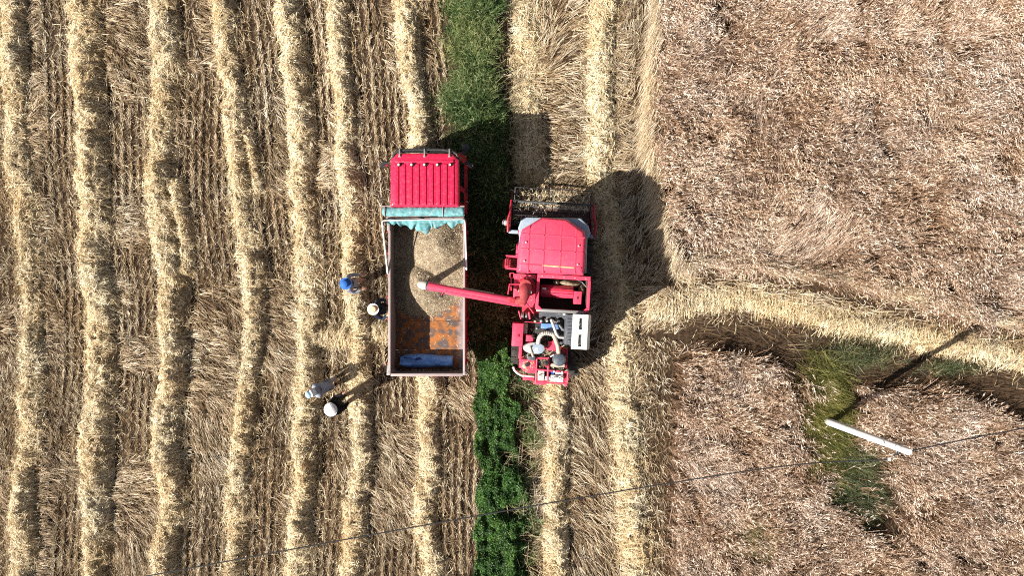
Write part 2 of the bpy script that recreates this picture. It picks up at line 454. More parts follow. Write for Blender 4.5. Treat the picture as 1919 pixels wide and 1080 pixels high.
# --- windrows, one thing each
def build_windrow(r, dens=1700):
    Lr = r.hi - r.lo
    lo, hi = max(r.lo, (YB if r.axis == 'y' else XL)), min(r.hi, (YT if r.axis == 'y' else XR))
    n = int((hi - lo) * r.w * 2.3 * dens)
    t = uni(lo, hi, n); d = np.where(uni(0, 1, n) < 0.82, np.clip(nrm(0, 0.56, n), -1.2, 1.2), nrm(0, 1.0, n)) * r.w
    tt = t
    cc = np.interp(tt, r.t, r.c) + (vnoise(tt, tt * 0, 1.5, r.seed) - 0.5) * 0.22 + (vnoise(tt, tt * 0, 0.35, r.seed + 3) - 0.5) * 0.12
    x, y = (cc + d, t) if r.axis == 'y' else (t, cc + d)
    x, y, tuft = gather(x, y, 0.11, 0.11, r.seed, 0.45)
    ms = r.mound(x, y); z = soil(x, y)
    e = 0.05
    gx = (r.mound(x + e, y) - r.mound(x - e, y)) / (2 * e); gy = (r.mound(x, y + e) - r.mound(x, y - e)) / (2 * e)
    # tangled, with clumps that lie one way together
    cl = fbm(x, y, 0.42, r.seed + 20, 2)
    lk = cell(x, y, 0.13, 0.13, r.seed)
    yaw = (cl * 2.0 + lk) * 2 * np.pi + nrm(0, 0.45, n)
    if r.axis == 'x': yaw = 1.35 + (cl - 0.5) * 1.2 + nrm(0, 0.35, n)
    ln = uni(0.10, 0.38, n)
    slope = np.clip(gx * np.cos(yaw) + gy * np.sin(yaw), -0.9, 0.9)
    pitch = np.arctan(slope) + nrm(0.06, 0.26, n)
    depth = uni(0, 1, n) ** 1.6 * 0.12 - 0.08 * (tuft - 0.35)
    zz = z + np.maximum(ms - depth, 0.0) + 0.015
    x0 = x - np.cos(yaw) * np.cos(pitch) * ln / 2; y0 = y - np.sin(yaw) * np.cos(pitch) * ln / 2
    z0 = np.maximum(zz - np.sin(pitch) * ln / 2, z + 0.004)
    tint = 0.5 + (fbm(x, y, 0.5, r.seed + 11) - 0.5) * 0.45 + nrm(0, 0.17, n) + 0.35 * (cell(x, y, 0.09, 0.09, r.seed + 4) - 0.5) + 0.12 * (vnoise(x, y, 2.3, r.seed + 5) - 0.5) + 0.08
    parts = [strands(x0, y0, z0, yaw, pitch, ln, uni(0.008, 0.017, n), np.clip(tint + 0.12, 0.02, 1))]
    # closed core of the heap, tinted dark as the shade between stems
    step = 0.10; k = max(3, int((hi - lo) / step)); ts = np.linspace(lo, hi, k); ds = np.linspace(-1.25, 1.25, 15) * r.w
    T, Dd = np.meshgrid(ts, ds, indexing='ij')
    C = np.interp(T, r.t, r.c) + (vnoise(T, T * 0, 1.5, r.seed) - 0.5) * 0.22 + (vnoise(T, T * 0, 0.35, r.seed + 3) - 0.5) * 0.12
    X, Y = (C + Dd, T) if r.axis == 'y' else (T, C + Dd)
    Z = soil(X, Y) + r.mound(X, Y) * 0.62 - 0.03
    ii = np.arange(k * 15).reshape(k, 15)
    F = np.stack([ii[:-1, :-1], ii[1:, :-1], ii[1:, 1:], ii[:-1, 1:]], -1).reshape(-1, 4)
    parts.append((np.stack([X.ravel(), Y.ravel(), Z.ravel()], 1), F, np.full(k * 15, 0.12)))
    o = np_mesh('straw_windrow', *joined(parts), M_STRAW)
    tag(o, r.label, 'windrow', 'straw windrows left by the harvester')
for r in W.values(): build_windrow(r)

def windrow_cover(x, y):
    m = np.zeros_like(x)
    for r in W.values(): m = np.maximum(m, r.mound(x, y))
    return m
def left_of(x, y):
    """distance to the centre of the next windrow on the left"""
    best = np.full(x.shape, 9.0)
    for k in ('a', 'b', 'c', 'd', 'e', 'f', 'g', 'h', 'i', 'j', 'k'):
        r = W[k]
        d = x - np.interp(y, r.t, r.c)
        ok = (d > 0) & (y > r.lo - 0.5) & (y < r.hi + 0.5)
        best = np.where(ok & (d < best), d, best)
    return best
def blob(x, y, px, py, rx, ry, h=0.1):
    c = at(px, py, h); k = 1 / PXM
    q = ((x - c.x) / (rx * k)) ** 2 + ((y - c.y) / (ry * k)) ** 2
    return np.clip(1.6 - 1.3 * q, 0, 1)

# --- stubble of the harvested field (rows, tracks and combed patches)
xg_l = np.array([at(float(np.interp(py, [-140, 60, 180, 260, 330, 400, 480, 640, 760, 950, 1200], [822, 826, 822, 832, 860, 872, 885, 884, 890, 897, 897])), py)[0] for py in range(1200, -140, -20)])
yg_l = np.array([at(0, py)[1] for py in range(1200, -140, -20)])
def stubble_left(N):
    x = uni(XL, at(905, 0)[0], N); y = uni(YB, YT, N)
    keep = (x < np.interp(y, yg_l, xg_l) + 0.15) & (windrow_cover(x, y) < 0.14)
    x, y = x[keep], y[keep]; n = len(x)
    dl = left_of(x, y)
    comb = np.maximum.reduce([
        np.clip(1.3 * sstep(0.95, 0.55, dl) * (x < at(150, 0)[0]), 0, 1),
        blob(x, y, 235, 80, 55, 110), blob(x, y, 390, 720, 50, 190), blob(x, y, 520, 620, 45, 110), blob(x, y, 455, 560, 40, 60),
        blob(x, y, 395, 40, 40, 70), blob(x, y, 240, 420, 40, 60) * 0.6, blob(x, y, 250, 960, 55, 110), blob(x, y, 730, 900, 60, 130) * .7,
        sstep(0.70, 0.76, fbm(x, y, 1.9, 61, 2))])
    comb = comb > uni(0.25, 0.75, n)
    # rows
    u = dl; sp = 0.25
    xr = x - u + np.round(u / sp) * sp + nrm(0, 0.030, n) + (vnoise(x * 0, y, 1.6, 71) - 0.5) * 0.07
    track = np.maximum(np.exp(-((dl - 0.72) / 0.13) ** 2), np.exp(-((dl - 1.32) / 0.12) ** 2) * 0.6)
    lug = 0.5 + 0.5 * np.sin(y * 2 * np.pi / 0.21 + dl * 5)
    loose = uni(0, 1, n) < 0.07
    x = np.where(comb | loose, x, xr)
    gx2, gy2, tuft = gather(x, y, 0.105, 0.12, 77, 0.62)
    x = np.where(comb, gx2, x); y = gy2
    stk = vnoise(dl + 0.02 * np.sin(y * 1.3), y * 0.05, 0.12, 75); stk = 0.65 * stk + 0.35 * vnoise(dl, y * 0.12, 0.07, 76)
    gap = sstep(0.42, 0.62, fbm(x, y, 0.33, 73, 2)) * 0.6 + 1.1 * sstep(0.46, 0.30, stk)
    drop = ((~comb) & (uni(0, 1, n) < np.maximum(track * (0.30 + 0.7 * (lug > 0.5)), 0.5 * gap))) | (~comb & (tuft < 0.12)) | (comb & (cell(x, y, 0.10, 0.05, 74) < 0.22))
    x, y, dl, comb, track, stk = [a[~drop] for a in (x, y, dl, comb, track, stk)]; n = len(x)
    swirl = (fbm(x, y, 1.7, 80, 2) - 0.5) * 2.4
    yaw_c = np.where(dl < 0.9, -0.15 - 1.35 * sstep(0.30, 1.3, dl), -0.6) + swirl + nrm(0, 0.22, n)
    lk = cell(x, y, 0.14, 0.09, 84)
    yaw_c = yaw_c + (lk - 0.5) * 0.7
    side = np.where(cell(x, y, 0.10, 0.12, 85) < 0.5, 1, -1)
    yaw_r = -np.pi / 2 + side * uni(0.0, 0.38, n) + (vnoise(x, y, 1.3, 83) - 0.5) * 0.3 + np.pi * (uni(0, 1, n) < 0.3) + nrm(0, 0.2, n)
    yaw = np.where(comb, yaw_c, yaw_r)
    pitch = np.where(comb, np.abs(nrm(0.22, 0.16, n)), np.abs(nrm(0.62, 0.3, n)))
    ln = np.where(comb, uni(0.22, 0.46, n), uni(0.13, 0.30, n))
    wd = np.where(comb, uni(0.008, 0.016, n), uni(0.008, 0.017, n))
    grey = vnoise(x, y, 2.6, 88)
    tint = np.where(comb, 0.52, 0.62) + (fbm(x, y, 0.45, 91) - 0.5) * 0.4 + nrm(0, 0.16, n) + (grey - 0.5) * 0.2 + np.where(comb, 0.75, 0.4) * (lk - 0.5) + np.where(comb, 0.2, 0.7) * (stk - 0.5) - 0.01
    tint = tint - 0.18 * (comb & (x < at(125, 0)[0]) & (dl < 0.8))
    return strands(x, y, soil(x, y) + np.where(comb, 0.02, 0.0), yaw, pitch, ln, wd, np.clip(tint, 0, 1))
def chaff(N):
    """short broken bits lying loose everywhere"""
    x = uni(XL, at(905, 0)[0], N); y = uni(YB, YT, N)
    keep = (x < np.interp(y, yg_l, xg_l) + 0.1) & (fbm(x, y, 0.8, 97) > uni(0.25, 0.7, N))
    x, y = x[keep], y[keep]; n = len(x)
    return strands(x, y, lay(x, y) + 0.03, uni(0, 6.28, n), nrm(0.05, 0.15, n), uni(0.06, 0.22, n), uni(0.006, 0.012, n), np.clip(nrm(0.72, 0.18, n), 0, 1))
o = np_mesh('stubble', *joined([stubble_left(350000), chaff(20000)]), M_STUB)
tag(o, 'short brown and grey stubble rows between the windrows of the harvested field', 'stubble', kind='stuff')

# --- flattened straw between the green strip and the standing crop
xs_r = np.array([at(965 if py < 640 else 985, py)[0] for py in range(1200, -140, -20)])
def lodged_right(N):
    x = uni(at(940, 0)[0], XR, N); y = uni(YB, YT, N)
    inside = (x > np.interp(y, yg_l, xs_r)) & ~in_poly(x, y, CROP_A) & ~in_poly(x, y, CROP_B)
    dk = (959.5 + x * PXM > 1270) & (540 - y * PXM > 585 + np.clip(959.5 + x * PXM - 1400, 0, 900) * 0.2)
    wl = W['l']; cl_px = 540 - np.interp(x, wl.t, wl.c) * PXM
    off = (540 - y * PXM) - cl_px + (vnoise(x, y * 0, 1.2, 109) - 0.5) * 16
    rut = ((959.5 + x * PXM) > 1290) & ((np.abs(off + 46) < 13) | (np.abs(off + 72) < 5)) & (uni(0, 1, N) < 0.92)
    inside &= ~rut
    x, y, tuft = gather(x, y, 0.12, 0.12, 79, 0.55); inside &= tuft > 0.17
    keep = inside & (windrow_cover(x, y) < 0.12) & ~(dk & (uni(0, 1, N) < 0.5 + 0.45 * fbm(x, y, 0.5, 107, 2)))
    x, y = x[keep], y[keep]; n = len(x)
    ypx = 540 - y * PXM; xpx = 959.5 + x * PXM
    sw = (fbm(x, y, 1.5, 101, 2) - 0.5) * 3.0
    yaw = sw + nrm(0, 0.22, n)
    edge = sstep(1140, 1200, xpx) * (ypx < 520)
    yaw = np.where(edge > 0.4, np.pi + 0.95 + 0.5 * sw + nrm(0, 0.2, n), yaw)
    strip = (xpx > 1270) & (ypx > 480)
    yaw = np.where(strip, -0.18 + 0.35 * sw + nrm(0, 0.22, n), yaw)
    low = (ypx > 640) & (xpx < 1270) & (xpx > 1060)
    yaw = np.where(low & (xpx < 1165), -0.9 + 0.55 * sw + nrm(0, 0.25, n), yaw)
    rowz = (ypx > 630) & (xpx > 1190) & (xpx < 1275)
    side = np.where(uni(0, 1, n) < 0.5, 1, -1)
    yaw = np.where(rowz, -np.pi / 2 + side * uni(0.1, 0.7, n) + nrm(0, 0.3, n), yaw)
    lk = cell(x, y, 0.16, 0.09, 106); yaw = yaw + (lk - 0.5) * 0.8
    xr = np.round(x / 0.19) * 0.19 + nrm(0, 0.03, n)
    x = np.where(rowz & (uni(0, 1, n) < 0.7), xr, x)
    ln = np.where(rowz, uni(0.1, 0.25, n), uni(0.22, 0.55, n))
    pitch = np.abs(nrm(0.16, 0.14, n)) * np.where(rowz, 2.2, 1)
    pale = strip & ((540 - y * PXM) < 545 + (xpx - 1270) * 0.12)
    tint = 0.53 + (fbm(x, y, 0.38, 104) - 0.5) * 0.55 + nrm(0, 0.16, n) + 0.75 * (lk - 0.5) + 0.16 * edge + 0.16 * pale - 0.34 * (strip & ~pale) - 0.26 * (strip & (ypx > 590 + np.clip(xpx - 1400, 0, 900) * 0.2))  # strip under the crossing windrow: dark stubble, plus crop shadow put into the tint
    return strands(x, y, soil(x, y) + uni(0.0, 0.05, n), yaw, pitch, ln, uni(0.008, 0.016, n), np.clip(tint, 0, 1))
def crop_edge(N):
    """long stems fallen outwards over the crop's cut edge"""
    P = CROP_A[:13]; seg = np.linalg.norm(np.diff(P, axis=0), axis=1); cs = np.concatenate([[0], np.cumsum(seg)])
    s = uni(0, cs[-1], N)
    x = np.interp(s, cs, P[:, 0]); y = np.interp(s, cs, P[:, 1])
    vert = y > at(0, 495)[1]
    off = np.abs(nrm(0, 0.22, N))
    x = x + np.where(vert, off + 0.05 - 0.2 * uni(0, 1, N), nrm(0, 0.2, N)); y = y + np.where(vert, 0, off * 0.8)
    yaw = np.where(vert, -np.pi / 2 - uni(0.15, 0.75, N), uni(-0.5, 0.2, N)) + (vnoise(x, y, 0.8, 110) - 0.5) * 0.7
    return strands(x, y, soil(x, y) + uni(0.05, 0.5, N), yaw, nrm(-0.12, 0.18, N), uni(0.3, 0.8, N), uni(0.007, 0.012, N), np.clip(nrm(0.78, 0.14, N), 0, 1))
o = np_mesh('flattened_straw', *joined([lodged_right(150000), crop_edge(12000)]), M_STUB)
tag(o, 'curling flattened straw between the green weeds and the standing crop', 'straw', kind='stuff')

# --- standing crop on the right
PATCH = [(1420, 260, 60, 170, -1.75), (1505, 440, 105, 75, 0.95), (1330, 90, 50, 120, -1.9), (1380, 440, 60, 40, -0.3), (1750, 850, 100, 60, -0.6), (1820, 980, 60, 60, -1.2), (1480, 60, 110, 36, 0.5), (1420, 700, 60, 70, -2.3),
         (1330, 880, 70, 120, -1.0), (1760, 160, 40, 130, -1.6), (1620, 250, 36, 90, -1.9), (1700, 560, 150, 24, -0.2), (1300, 960, 40, 120, -1.5)]
def crop(N):
    x = uni(at(1190, 0)[0], XR, N); y = uni(YB, YT, N)
    a = in_poly(x, y, CROP_A); b = in_poly(x, y, CROP_B)
    green = np.maximum.reduce([blob(x, y, 1548, 775, 62, 125), blob(x, y, 1620, 670, 90, 42), blob(x, y, 1590, 900, 75, 80), blob(x, y, 1640, 955, 45, 80)])
    keep = (a | b) & (green * (0.45 + 1.1 * fbm(x, y, 0.5, 121, 2)) < uni(0.12, 0.95, N)) & (fbm(x, y, 0.42, 120, 2) > uni(0.22, 0.55, N))
    x, y = x[keep], y[keep]; n = len(x)
    x, y, tuft = gather(x, y, 0.19, 0.17, 131, 0.62)
    k_ = tuft > 0.24; x, y, tuft = x[k_], y[k_], tuft[k_]; n = len(x)
    lod = np.zeros(n); py_ = np.zeros(n)
    for (cx, cy, rx, ry, ya) in PATCH:
        q = blob(x, y, cx, cy, rx, ry, 0.4); py_ = np.where(q > lod, ya, py_); lod = np.maximum(lod, q)
    lodged = lod * np.where(py_ == 0.95, 1.25, 0.85) > uni(0.25, 1.3, n)
    yaw = -0.35 + (fbm(x, y, 1.8, 122, 2) - 0.5) * 2.8 + (cell(x, y, 0.2, 0.2, 123) - 0.5) * 1.2 + nrm(0, 0.4, n)
    yaw = np.where(lodged, py_ + (fbm(x, y, 1.0, 124, 2) - 0.5) * 1.3 + nrm(0, 0.18, n), yaw)
    pitch = np.where(lodged, np.abs(nrm(0.32, 0.14, n)), np.clip(nrm(0.95, 0.25, n), 0.25, 1.5))
    lk = cell(x, y, 0.17, 0.13, 127)
    h = (0.28 + 0.40 * fbm(x, y, 0.45, 126, 2) + 0.4 * tuft)
    ln = np.where(lodged, uni(0.5, 0.85, n), h * uni(0.75, 1.1, n))
    z = soil(x, y) + np.where(lodged, uni(0, 0.3, n), 0)
    base = (fbm(x, y, 1.0, 128, 3) - 0.5) * 0.48
    tint = np.where(lodged, 0.70, 0.39) + base + nrm(0, 0.15, n)
    parts = [strands(x, y, z, yaw, pitch, ln, uni(0.007, 0.012, n), np.clip(tint, 0, 1), tip=0.7)]
    tx = x + np.cos(yaw) * np.cos(pitch) * ln; ty = y + np.sin(yaw) * np.cos(pitch) * ln; tz = z + np.sin(pitch) * ln
    for k in range(3):
        s = (~lodged | (uni(0, 1, n) < 0.35)) & (uni(0, 1, n) < (0.95 if k == 0 else 0.75))
        m = int(s.sum())
        hy = yaw[s] + nrm(0, 0.45, m); hp = nrm(0.0, 0.35, m)
        f = uni(0.0, 0.16, m) * min(k, 1)
        parts.append(strands(tx[s] - f * np.cos(yaw[s]), ty[s] - f * np.sin(yaw[s]), tz[s] - f * 0.8, hy, hp, uni(0.06, 0.12, m), uni(0.011, 0.019, m),
                             np.clip(0.63 + base[s] * 0.9 + nrm(0, 0.2, m) + 0.5 * (lk[s] - 0.4), 0, 1), tip=0.5))
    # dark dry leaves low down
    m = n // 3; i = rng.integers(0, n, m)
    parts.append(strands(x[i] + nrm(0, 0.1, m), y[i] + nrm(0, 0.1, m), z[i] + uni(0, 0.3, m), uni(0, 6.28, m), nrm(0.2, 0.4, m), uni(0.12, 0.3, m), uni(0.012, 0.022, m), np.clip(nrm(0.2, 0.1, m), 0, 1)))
    return joined(parts)
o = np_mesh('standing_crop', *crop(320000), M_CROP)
tag(o, 'reddish brown ripe crop with pale heads standing in the right field', 'crop', kind='stuff')

# --- green weeds: feathery strip above, leafy strip below
def tufts(poly, nclump, per, hgt, mat_seed=0, core=0.0):
    """feathery clumps; stems rise and fan outwards, side blades hang from them"""
    lo, hi = poly.min(0), poly.max(0)
    cx = uni(lo[0], hi[0], nclump * 6); cy = uni(max(lo[1], YB), min(hi[1], YT), nclump * 6)
    wob = (fbm(cx, cy, 0.8, 141 + mat_seed, 2) - 0.5) * 0.9
    k = in_poly(cx + wob, cy, poly)
    if core: k &= fbm(cx, cy, 0.8, 143, 2) > uni(0.15, 0.62, len(cx))
    cx, cy = cx[k][:nclump], cy[k][:nclump]
    nc = len(cx); sz = uni(0.4, 1.3, nc)
    tn = (fbm(cx, cy, 0.9, 140 + mat_seed, 2) - 0.5) * 0.7 + nrm(0, 0.2, nc)
    lean = uni(0, 6.28, nc)
    i = np.repeat(np.arange(nc), per); n = len(i)
    r = np.abs(nrm(0, 0.07, n)); a = uni(0, 6.28, n)
    x = cx[i] + r * np.cos(a); y = cy[i] + r * np.sin(a)
    yaw = a + nrm(0, 0.4, n); pit = np.clip(nrm(0.98, 0.27, n), 0.1, 1.5)
    ln = hgt * sz[i] * uni(0.5, 1.1, n); z = soil(x, y)
    t = np.clip(0.54 + 1.25 * tn[i] + nrm(0, 0.15, n), 0, 1)
    parts = [strands(x, y, z, yaw, pit, ln, uni(0.010, 0.018, n), t, tip=0.3)]
    for q in range(2):
        f = uni(0.45, 1.0, n) * ln
        bx = x + np.cos(yaw) * np.cos(pit) * f; by = y + np.sin(yaw) * np.cos(pit) * f; bz = z + np.sin(pit) * f
        parts.append(strands(bx, by, bz, yaw + nrm(0, 0.9, n), nrm(0.1, 0.4, n), uni(0.08, 0.2, n), uni(0.009, 0.017, n), np.clip(t + nrm(0.14, 0.14, n), 0, 1), tip=0.2))
    return joined(parts)
WEED_MID = P2([(850, -140), (852, 60), (858, 200), (864, 300), (880, 380), (890, 480), (890, 620), (935, 620), (940, 480), (938, 380), (920, 260), (906, 100), (902, -140)], 0.3)
o = np_mesh('green_weeds', *joined([tufts(WEED_MID, 150, 84, 0.95), tufts(GREEN_T, 150, 34, 0.45, mat_seed=1, core=1), tufts(P2([(880, 640), (1005, 640), (1005, 1200), (955, 1200), (950, 700)], .2), 70, 40, 0.5, mat_seed=3)]), M_GRASS)
tag(o, 'tall feathery green weeds in the strip between truck and harvester', 'weeds', kind='stuff')

def leaf_mass(poly, N, hmax, size=(0.03, 0.058)):
    lo, hi = poly.min(0), poly.max(0)
    x = uni(lo[0] - 0.1, hi[0] + 0.1, N); y = uni(max(lo[1], YB), min(hi[1], YT), N)
    jit = (fbm(x, y, 0.7, 150, 2) - 0.5) * 0.5
    k = in_poly(x + jit, y + jit, poly); x, y = x[k], y[k]; n = len(x)
    l = fbm(x, y, 0.55, 152, 3)
    k = l > uni(0.0, 0.30, n); x, y, l = x[k], y[k], l[k]; n = len(x)
    top = hmax * np.clip((l - 0.12) * 1.9, 0.22, 1.1)
    z = soil(x, y) + top * (1 - 0.45 * uni(0, 1, n) ** 1.5)
    return strands(x, y, z, uni(0, 6.28, n), nrm(0.05, 0.5, n), uni(*size, n), uni(size[0] * .75, size[1] * .8, n),
                   np.clip(0.35 + (fbm(x, y, 0.25, 155, 2) - 0.5) * 0.7 + nrm(0, 0.2, n) + 0.25 * (l - 0.5), 0, 1), tip=0.45)
o = np_mesh('leafy_ground_cover', *leaf_mass(GREEN_B, 140000, 0.55), M_LEAF)
tag(o, 'dense bright green leafy growth in the strip behind the truck', 'weeds', kind='stuff')
# dry twigs leaning over the leafy strip
n = 420; tw_y = uni(at(0, 1100)[1], at(0, 640)[1], n); tw_x = uni(at(945, 0)[0], at(1010, 0)[0], n)
o = np_mesh('dry_twigs', *strands(tw_x, tw_y, np.full(n, 0.25), uni(0, 6.28, n), nrm(0.15, 0.2, n), uni(0.3, 0.9, n), uni(0.006, 0.011, n), np.clip(nrm(0.6, 0.2, n), 0, 1)), M_STUB)
tag(o, 'thin dry twigs tangled along the right side of the leafy green strip', 'twigs', kind='stuff')

# --- clumps beside the pole and in the crop
def clump(name, px, py, rx, ry, N, hgt, m, label, yaw0, spread=0.7, pit=(0.5, 0.25)):
    c = at(px, py, 0.2); k = 1 / PXM
    x = c.x + np.clip(nrm(0, 0.5, N), -1.2, 1.2) * rx * k; y = c.y + np.clip(nrm(0, 0.5, N), -1.2, 1.2) * ry * k
    yaw = yaw0 + (fbm(x, y, 0.6, 160, 2) - 0.5) * 2.0 + nrm(0, spread, N)
    t = np.clip(0.5 + (fbm(x, y, 0.3, 162, 2) - 0.5) * 0.8 + nrm(0, 0.2, N), 0, 1)
    V, F, T = strands(x - c.x, y - c.y, soil(x, y) + uni(0, 0.25, N), yaw, np.clip(nrm(pit[0], pit[1], N), 0, 1.4), hgt * uni(0.5, 1.1, N), uni(0.007, 0.013, N), t, tip=0.35)
    o = np_mesh(name, V, F, T, m); o.location = (c.x, c.y, 0)
    return tag(o, label, 'grass' if 'grass' in name else 'weeds')
clump('grass_clump', 1543, 778, 42, 100, 8000, 0.6, M_YGRASS, 'yellow green grass clump round the foot of the white pole', -1.2)
clump('weed_patch', 1605, 668, 80, 30, 1100, 0.4, M_WEED, 'dark green weed patch above the white pole at the crop edge', 0.0, 2.0)
clump('weed_patch', 1598, 905, 66, 90, 3600, 0.45, M_WEED, 'dark green weed patch below the white pole under the cable', -0.9, 1.2)
clump('grass_clump', 1408, 1010, 44, 36, 2600, 0.6, M_DRY, 'olive dry grass tuft near the bottom of the lower right crop', -0.3, 0.5)
clump('weed_patch', 1780, 690, 60, 14, 700, 0.3, M_WEED, 'sparse green weeds under the crossing windrow near the right edge', 0.0, 2.0)

# ------------------------------------------------------------------ the red truck
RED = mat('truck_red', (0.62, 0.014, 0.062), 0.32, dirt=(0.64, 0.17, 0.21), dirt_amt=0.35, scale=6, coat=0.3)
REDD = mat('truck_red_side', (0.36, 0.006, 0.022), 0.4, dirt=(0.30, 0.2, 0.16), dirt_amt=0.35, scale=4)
BLACKP = mat('black_plastic', (0.018, 0.019, 0.022), 0.5, dirt=(0.2, 0.17, 0.13), dirt_amt=0.3)
RUBBER = mat('tyre_rubber', (0.022, 0.021, 0.02), 0.85, dirt=(0.17, 0.13, 0.09), dirt_amt=0.6, scale=7)
STEEL = mat('worn_steel', (0.42, 0.41, 0.40), 0.42, 0.7, dirt=(0.25, 0.18, 0.12), dirt_amt=0.4)
RIMGREY = mat('pale_rim_paint', (0.31, 0.26, 0.26), 0.55, dirt=(0.35, 0.22, 0.17), dirt_amt=0.55, scale=7)
GLASS = mat('dark_glass', (0.01, 0.012, 0.015), 0.06, spec=0.8)
CHROME = mat('mirror_glass', (0.55, 0.58, 0.62), 0.12, 0.9)
LAMP_W = mat('clear_lamp', (0.75, 0.72, 0.62), 0.2)
LAMP_A = mat('amber_lamp', (0.75, 0.26, 0.03), 0.25)
LAMP_R = mat('red_lamp', (0.5, 0.01, 0.01), 0.25)
BEDGREY = mat('bed_inner_paint', (0.22, 0.175, 0.16), 0.65, dirt=(0.16, 0.10, 0.075), dirt_amt=0.7, scale=3.0)
PIPE = mat('galvanised_pipe', (0.62, 0.63, 0.64), 0.35, 0.55, dirt=(0.4, 0.36, 0.3), dirt_amt=0.3)
CHASSIS = mat('chassis_paint', (0.035, 0.033, 0.033), 0.6, dirt=(0.2, 0.16, 0.11), dirt_amt=0.5)

def rust_mat():
    m, nt, p = nodes_of('rusted_floor_steel')
    N, L = nt.nodes, nt.links
    tc = N.new('ShaderNodeTexCoord')
    n1 = N.new('ShaderNodeTexNoise'); n1.inputs['Scale'].default_value = 3.1; n1.inputs['Detail'].default_value = 7; n1.inputs['Roughness'].default_value = 0.62
    vo = N.new('ShaderNodeTexVoronoi'); vo.inputs['Scale'].default_value = 5.5
    L.new(tc.outputs['Object'], n1.inputs['Vector'])
    va = N.new('ShaderNodeVectorMath'); va.operation = 'ADD'
    sc = N.new('ShaderNodeVectorMath'); sc.operation = 'SCALE'; sc.inputs['Scale'].default_value = 0.35
    L.new(n1.outputs['Color'], sc.inputs[0]); L.new(sc.outputs[0], va.inputs[0]); L.new(tc.outputs['Object'], va.inputs[1]); L.new(va.outputs[0], vo.inputs['Vector'])
    ma = N.new('ShaderNodeMath'); ma.operation = 'MULTIPLY_ADD'; ma.inputs[1].default_value = 0.55
    L.new(vo.outputs['Distance'], ma.inputs[0]); L.new(n1.outputs['Fac'], ma.inputs[2])
    cr = N.new('ShaderNodeValToRGB'); e = cr.color_ramp.elements
    e[0].position = 0.66; e[0].color = (0.09, 0.07, 0.07, 1)
    e[1].position = 0.95; e[1].color = (0.33, 0.115, 0.032, 1)
    k = e.new(0.76); k.color = (0.16, 0.085, 0.055, 1)
    k = e.new(0.84); k.color = (0.24, 0.09, 0.03, 1)
    L.new(ma.outputs[0], cr.inputs[0])
    # bare grey strip along the right-hand wall
    sp = N.new('ShaderNodeSeparateXYZ'); L.new(tc.outputs['Object'], sp.inputs[0])
    mr = N.new('ShaderNodeMapRange'); mr.inputs['From Min'].default_value = 0.80; mr.inputs['From Max'].default_value = 0.98
    nz = N.new('ShaderNodeMath'); nz.operation = 'MULTIPLY_ADD'; nz.inputs[1].default_value = 0.5; L.new(n1.outputs['Fac'], nz.inputs[0])
    sb = N.new('ShaderNodeMath'); sb.operation = 'SUBTRACT'; sb.inputs[1].default_value = 0.25; L.new(sp.outputs[0], sb.inputs[0]); L.new(sb.outputs[0], nz.inputs[2])
    L.new(nz.outputs[0], mr.inputs['Value'])
    mx = N.new('ShaderNodeMix'); mx.data_type = 'RGBA'; L.new(mr.outputs[0], mx.inputs[0]); L.new(cr.outputs[0], mx.inputs[6]); mx.inputs[7].default_value = (0.27, 0.235, 0.25, 1)
    L.new(mx.outputs[2], p.inputs['Base Color']); p.inputs['Roughness'].default_value = 0.75; p.inputs['Specular IOR Level'].default_value = 0.3
    b = N.new('ShaderNodeBump'); b.inputs['Strength'].default_value = 0.3; b.inputs['Distance'].default_value = 0.01
    L.new(n1.outputs['Fac'], b.inputs['Height']); L.new(b.outputs[0], p.inputs['Normal'])
    return m
RUST = rust_mat()

TX = -2.53                                    # truck centre line
truck = empty('farm_truck', (TX, 0, 0))
tag(truck, 'red farm truck with ribbed cab roof and open bed, loaded with grain', 'truck')

def wheel(parent, c, rad, wid, lugs=0, tyre_m=None, rim_m=None, name='wheel'):
    w = bpy.data.objects.new(name, None); w.location = c; link(w, parent)
    r, h = rad, wid / 2
    t = MB().lathe([(r * 0.58, -h * 0.9), (r * 0.88, -h), (r * 0.97, -h * 0.82), (r, -h * 0.5), (r, h * 0.5), (r * 0.97, h * 0.82), (r * 0.88, h), (r * 0.58, h * 0.9)], n=36, axis='x')
    if lugs:
        for k in range(lugs):
            a = 2 * math.pi * k / lugs
            for sgn in (-1, 1):
                aa = a + (math.pi / lugs if sgn > 0 else 0)
                t.box((sgn * h * 0.48, r * 1.0 * math.cos(aa), r * 1.0 * math.sin(aa)), (h * 1.0, r * 0.09, r * 0.10), (aa, 0, sgn * 0.0))
    else:
        for k in range(28):
            a = 2 * math.pi * k / 28
            t.box((0, r * math.cos(a), r * math.sin(a)), (wid * 0.8, r * 0.10, r * 0.035), (a + math.pi / 2, 0, 0))
    t.build('tyre', tyre_m or RUBBER, w)
    MB().lathe([(0.02, -h * 0.5), (r * 0.3, -h * 0.55), (r * 0.5, -h * 0.35), (r * 0.6, -h * 0.86), (r * 0.6, h * 0.86), (r * 0.5, h * 0.35), (r * 0.3, h * 0.55), (0.02, h * 0.5)], n=24, axis='x').build('rim', rim_m or STEEL, w)
    return w

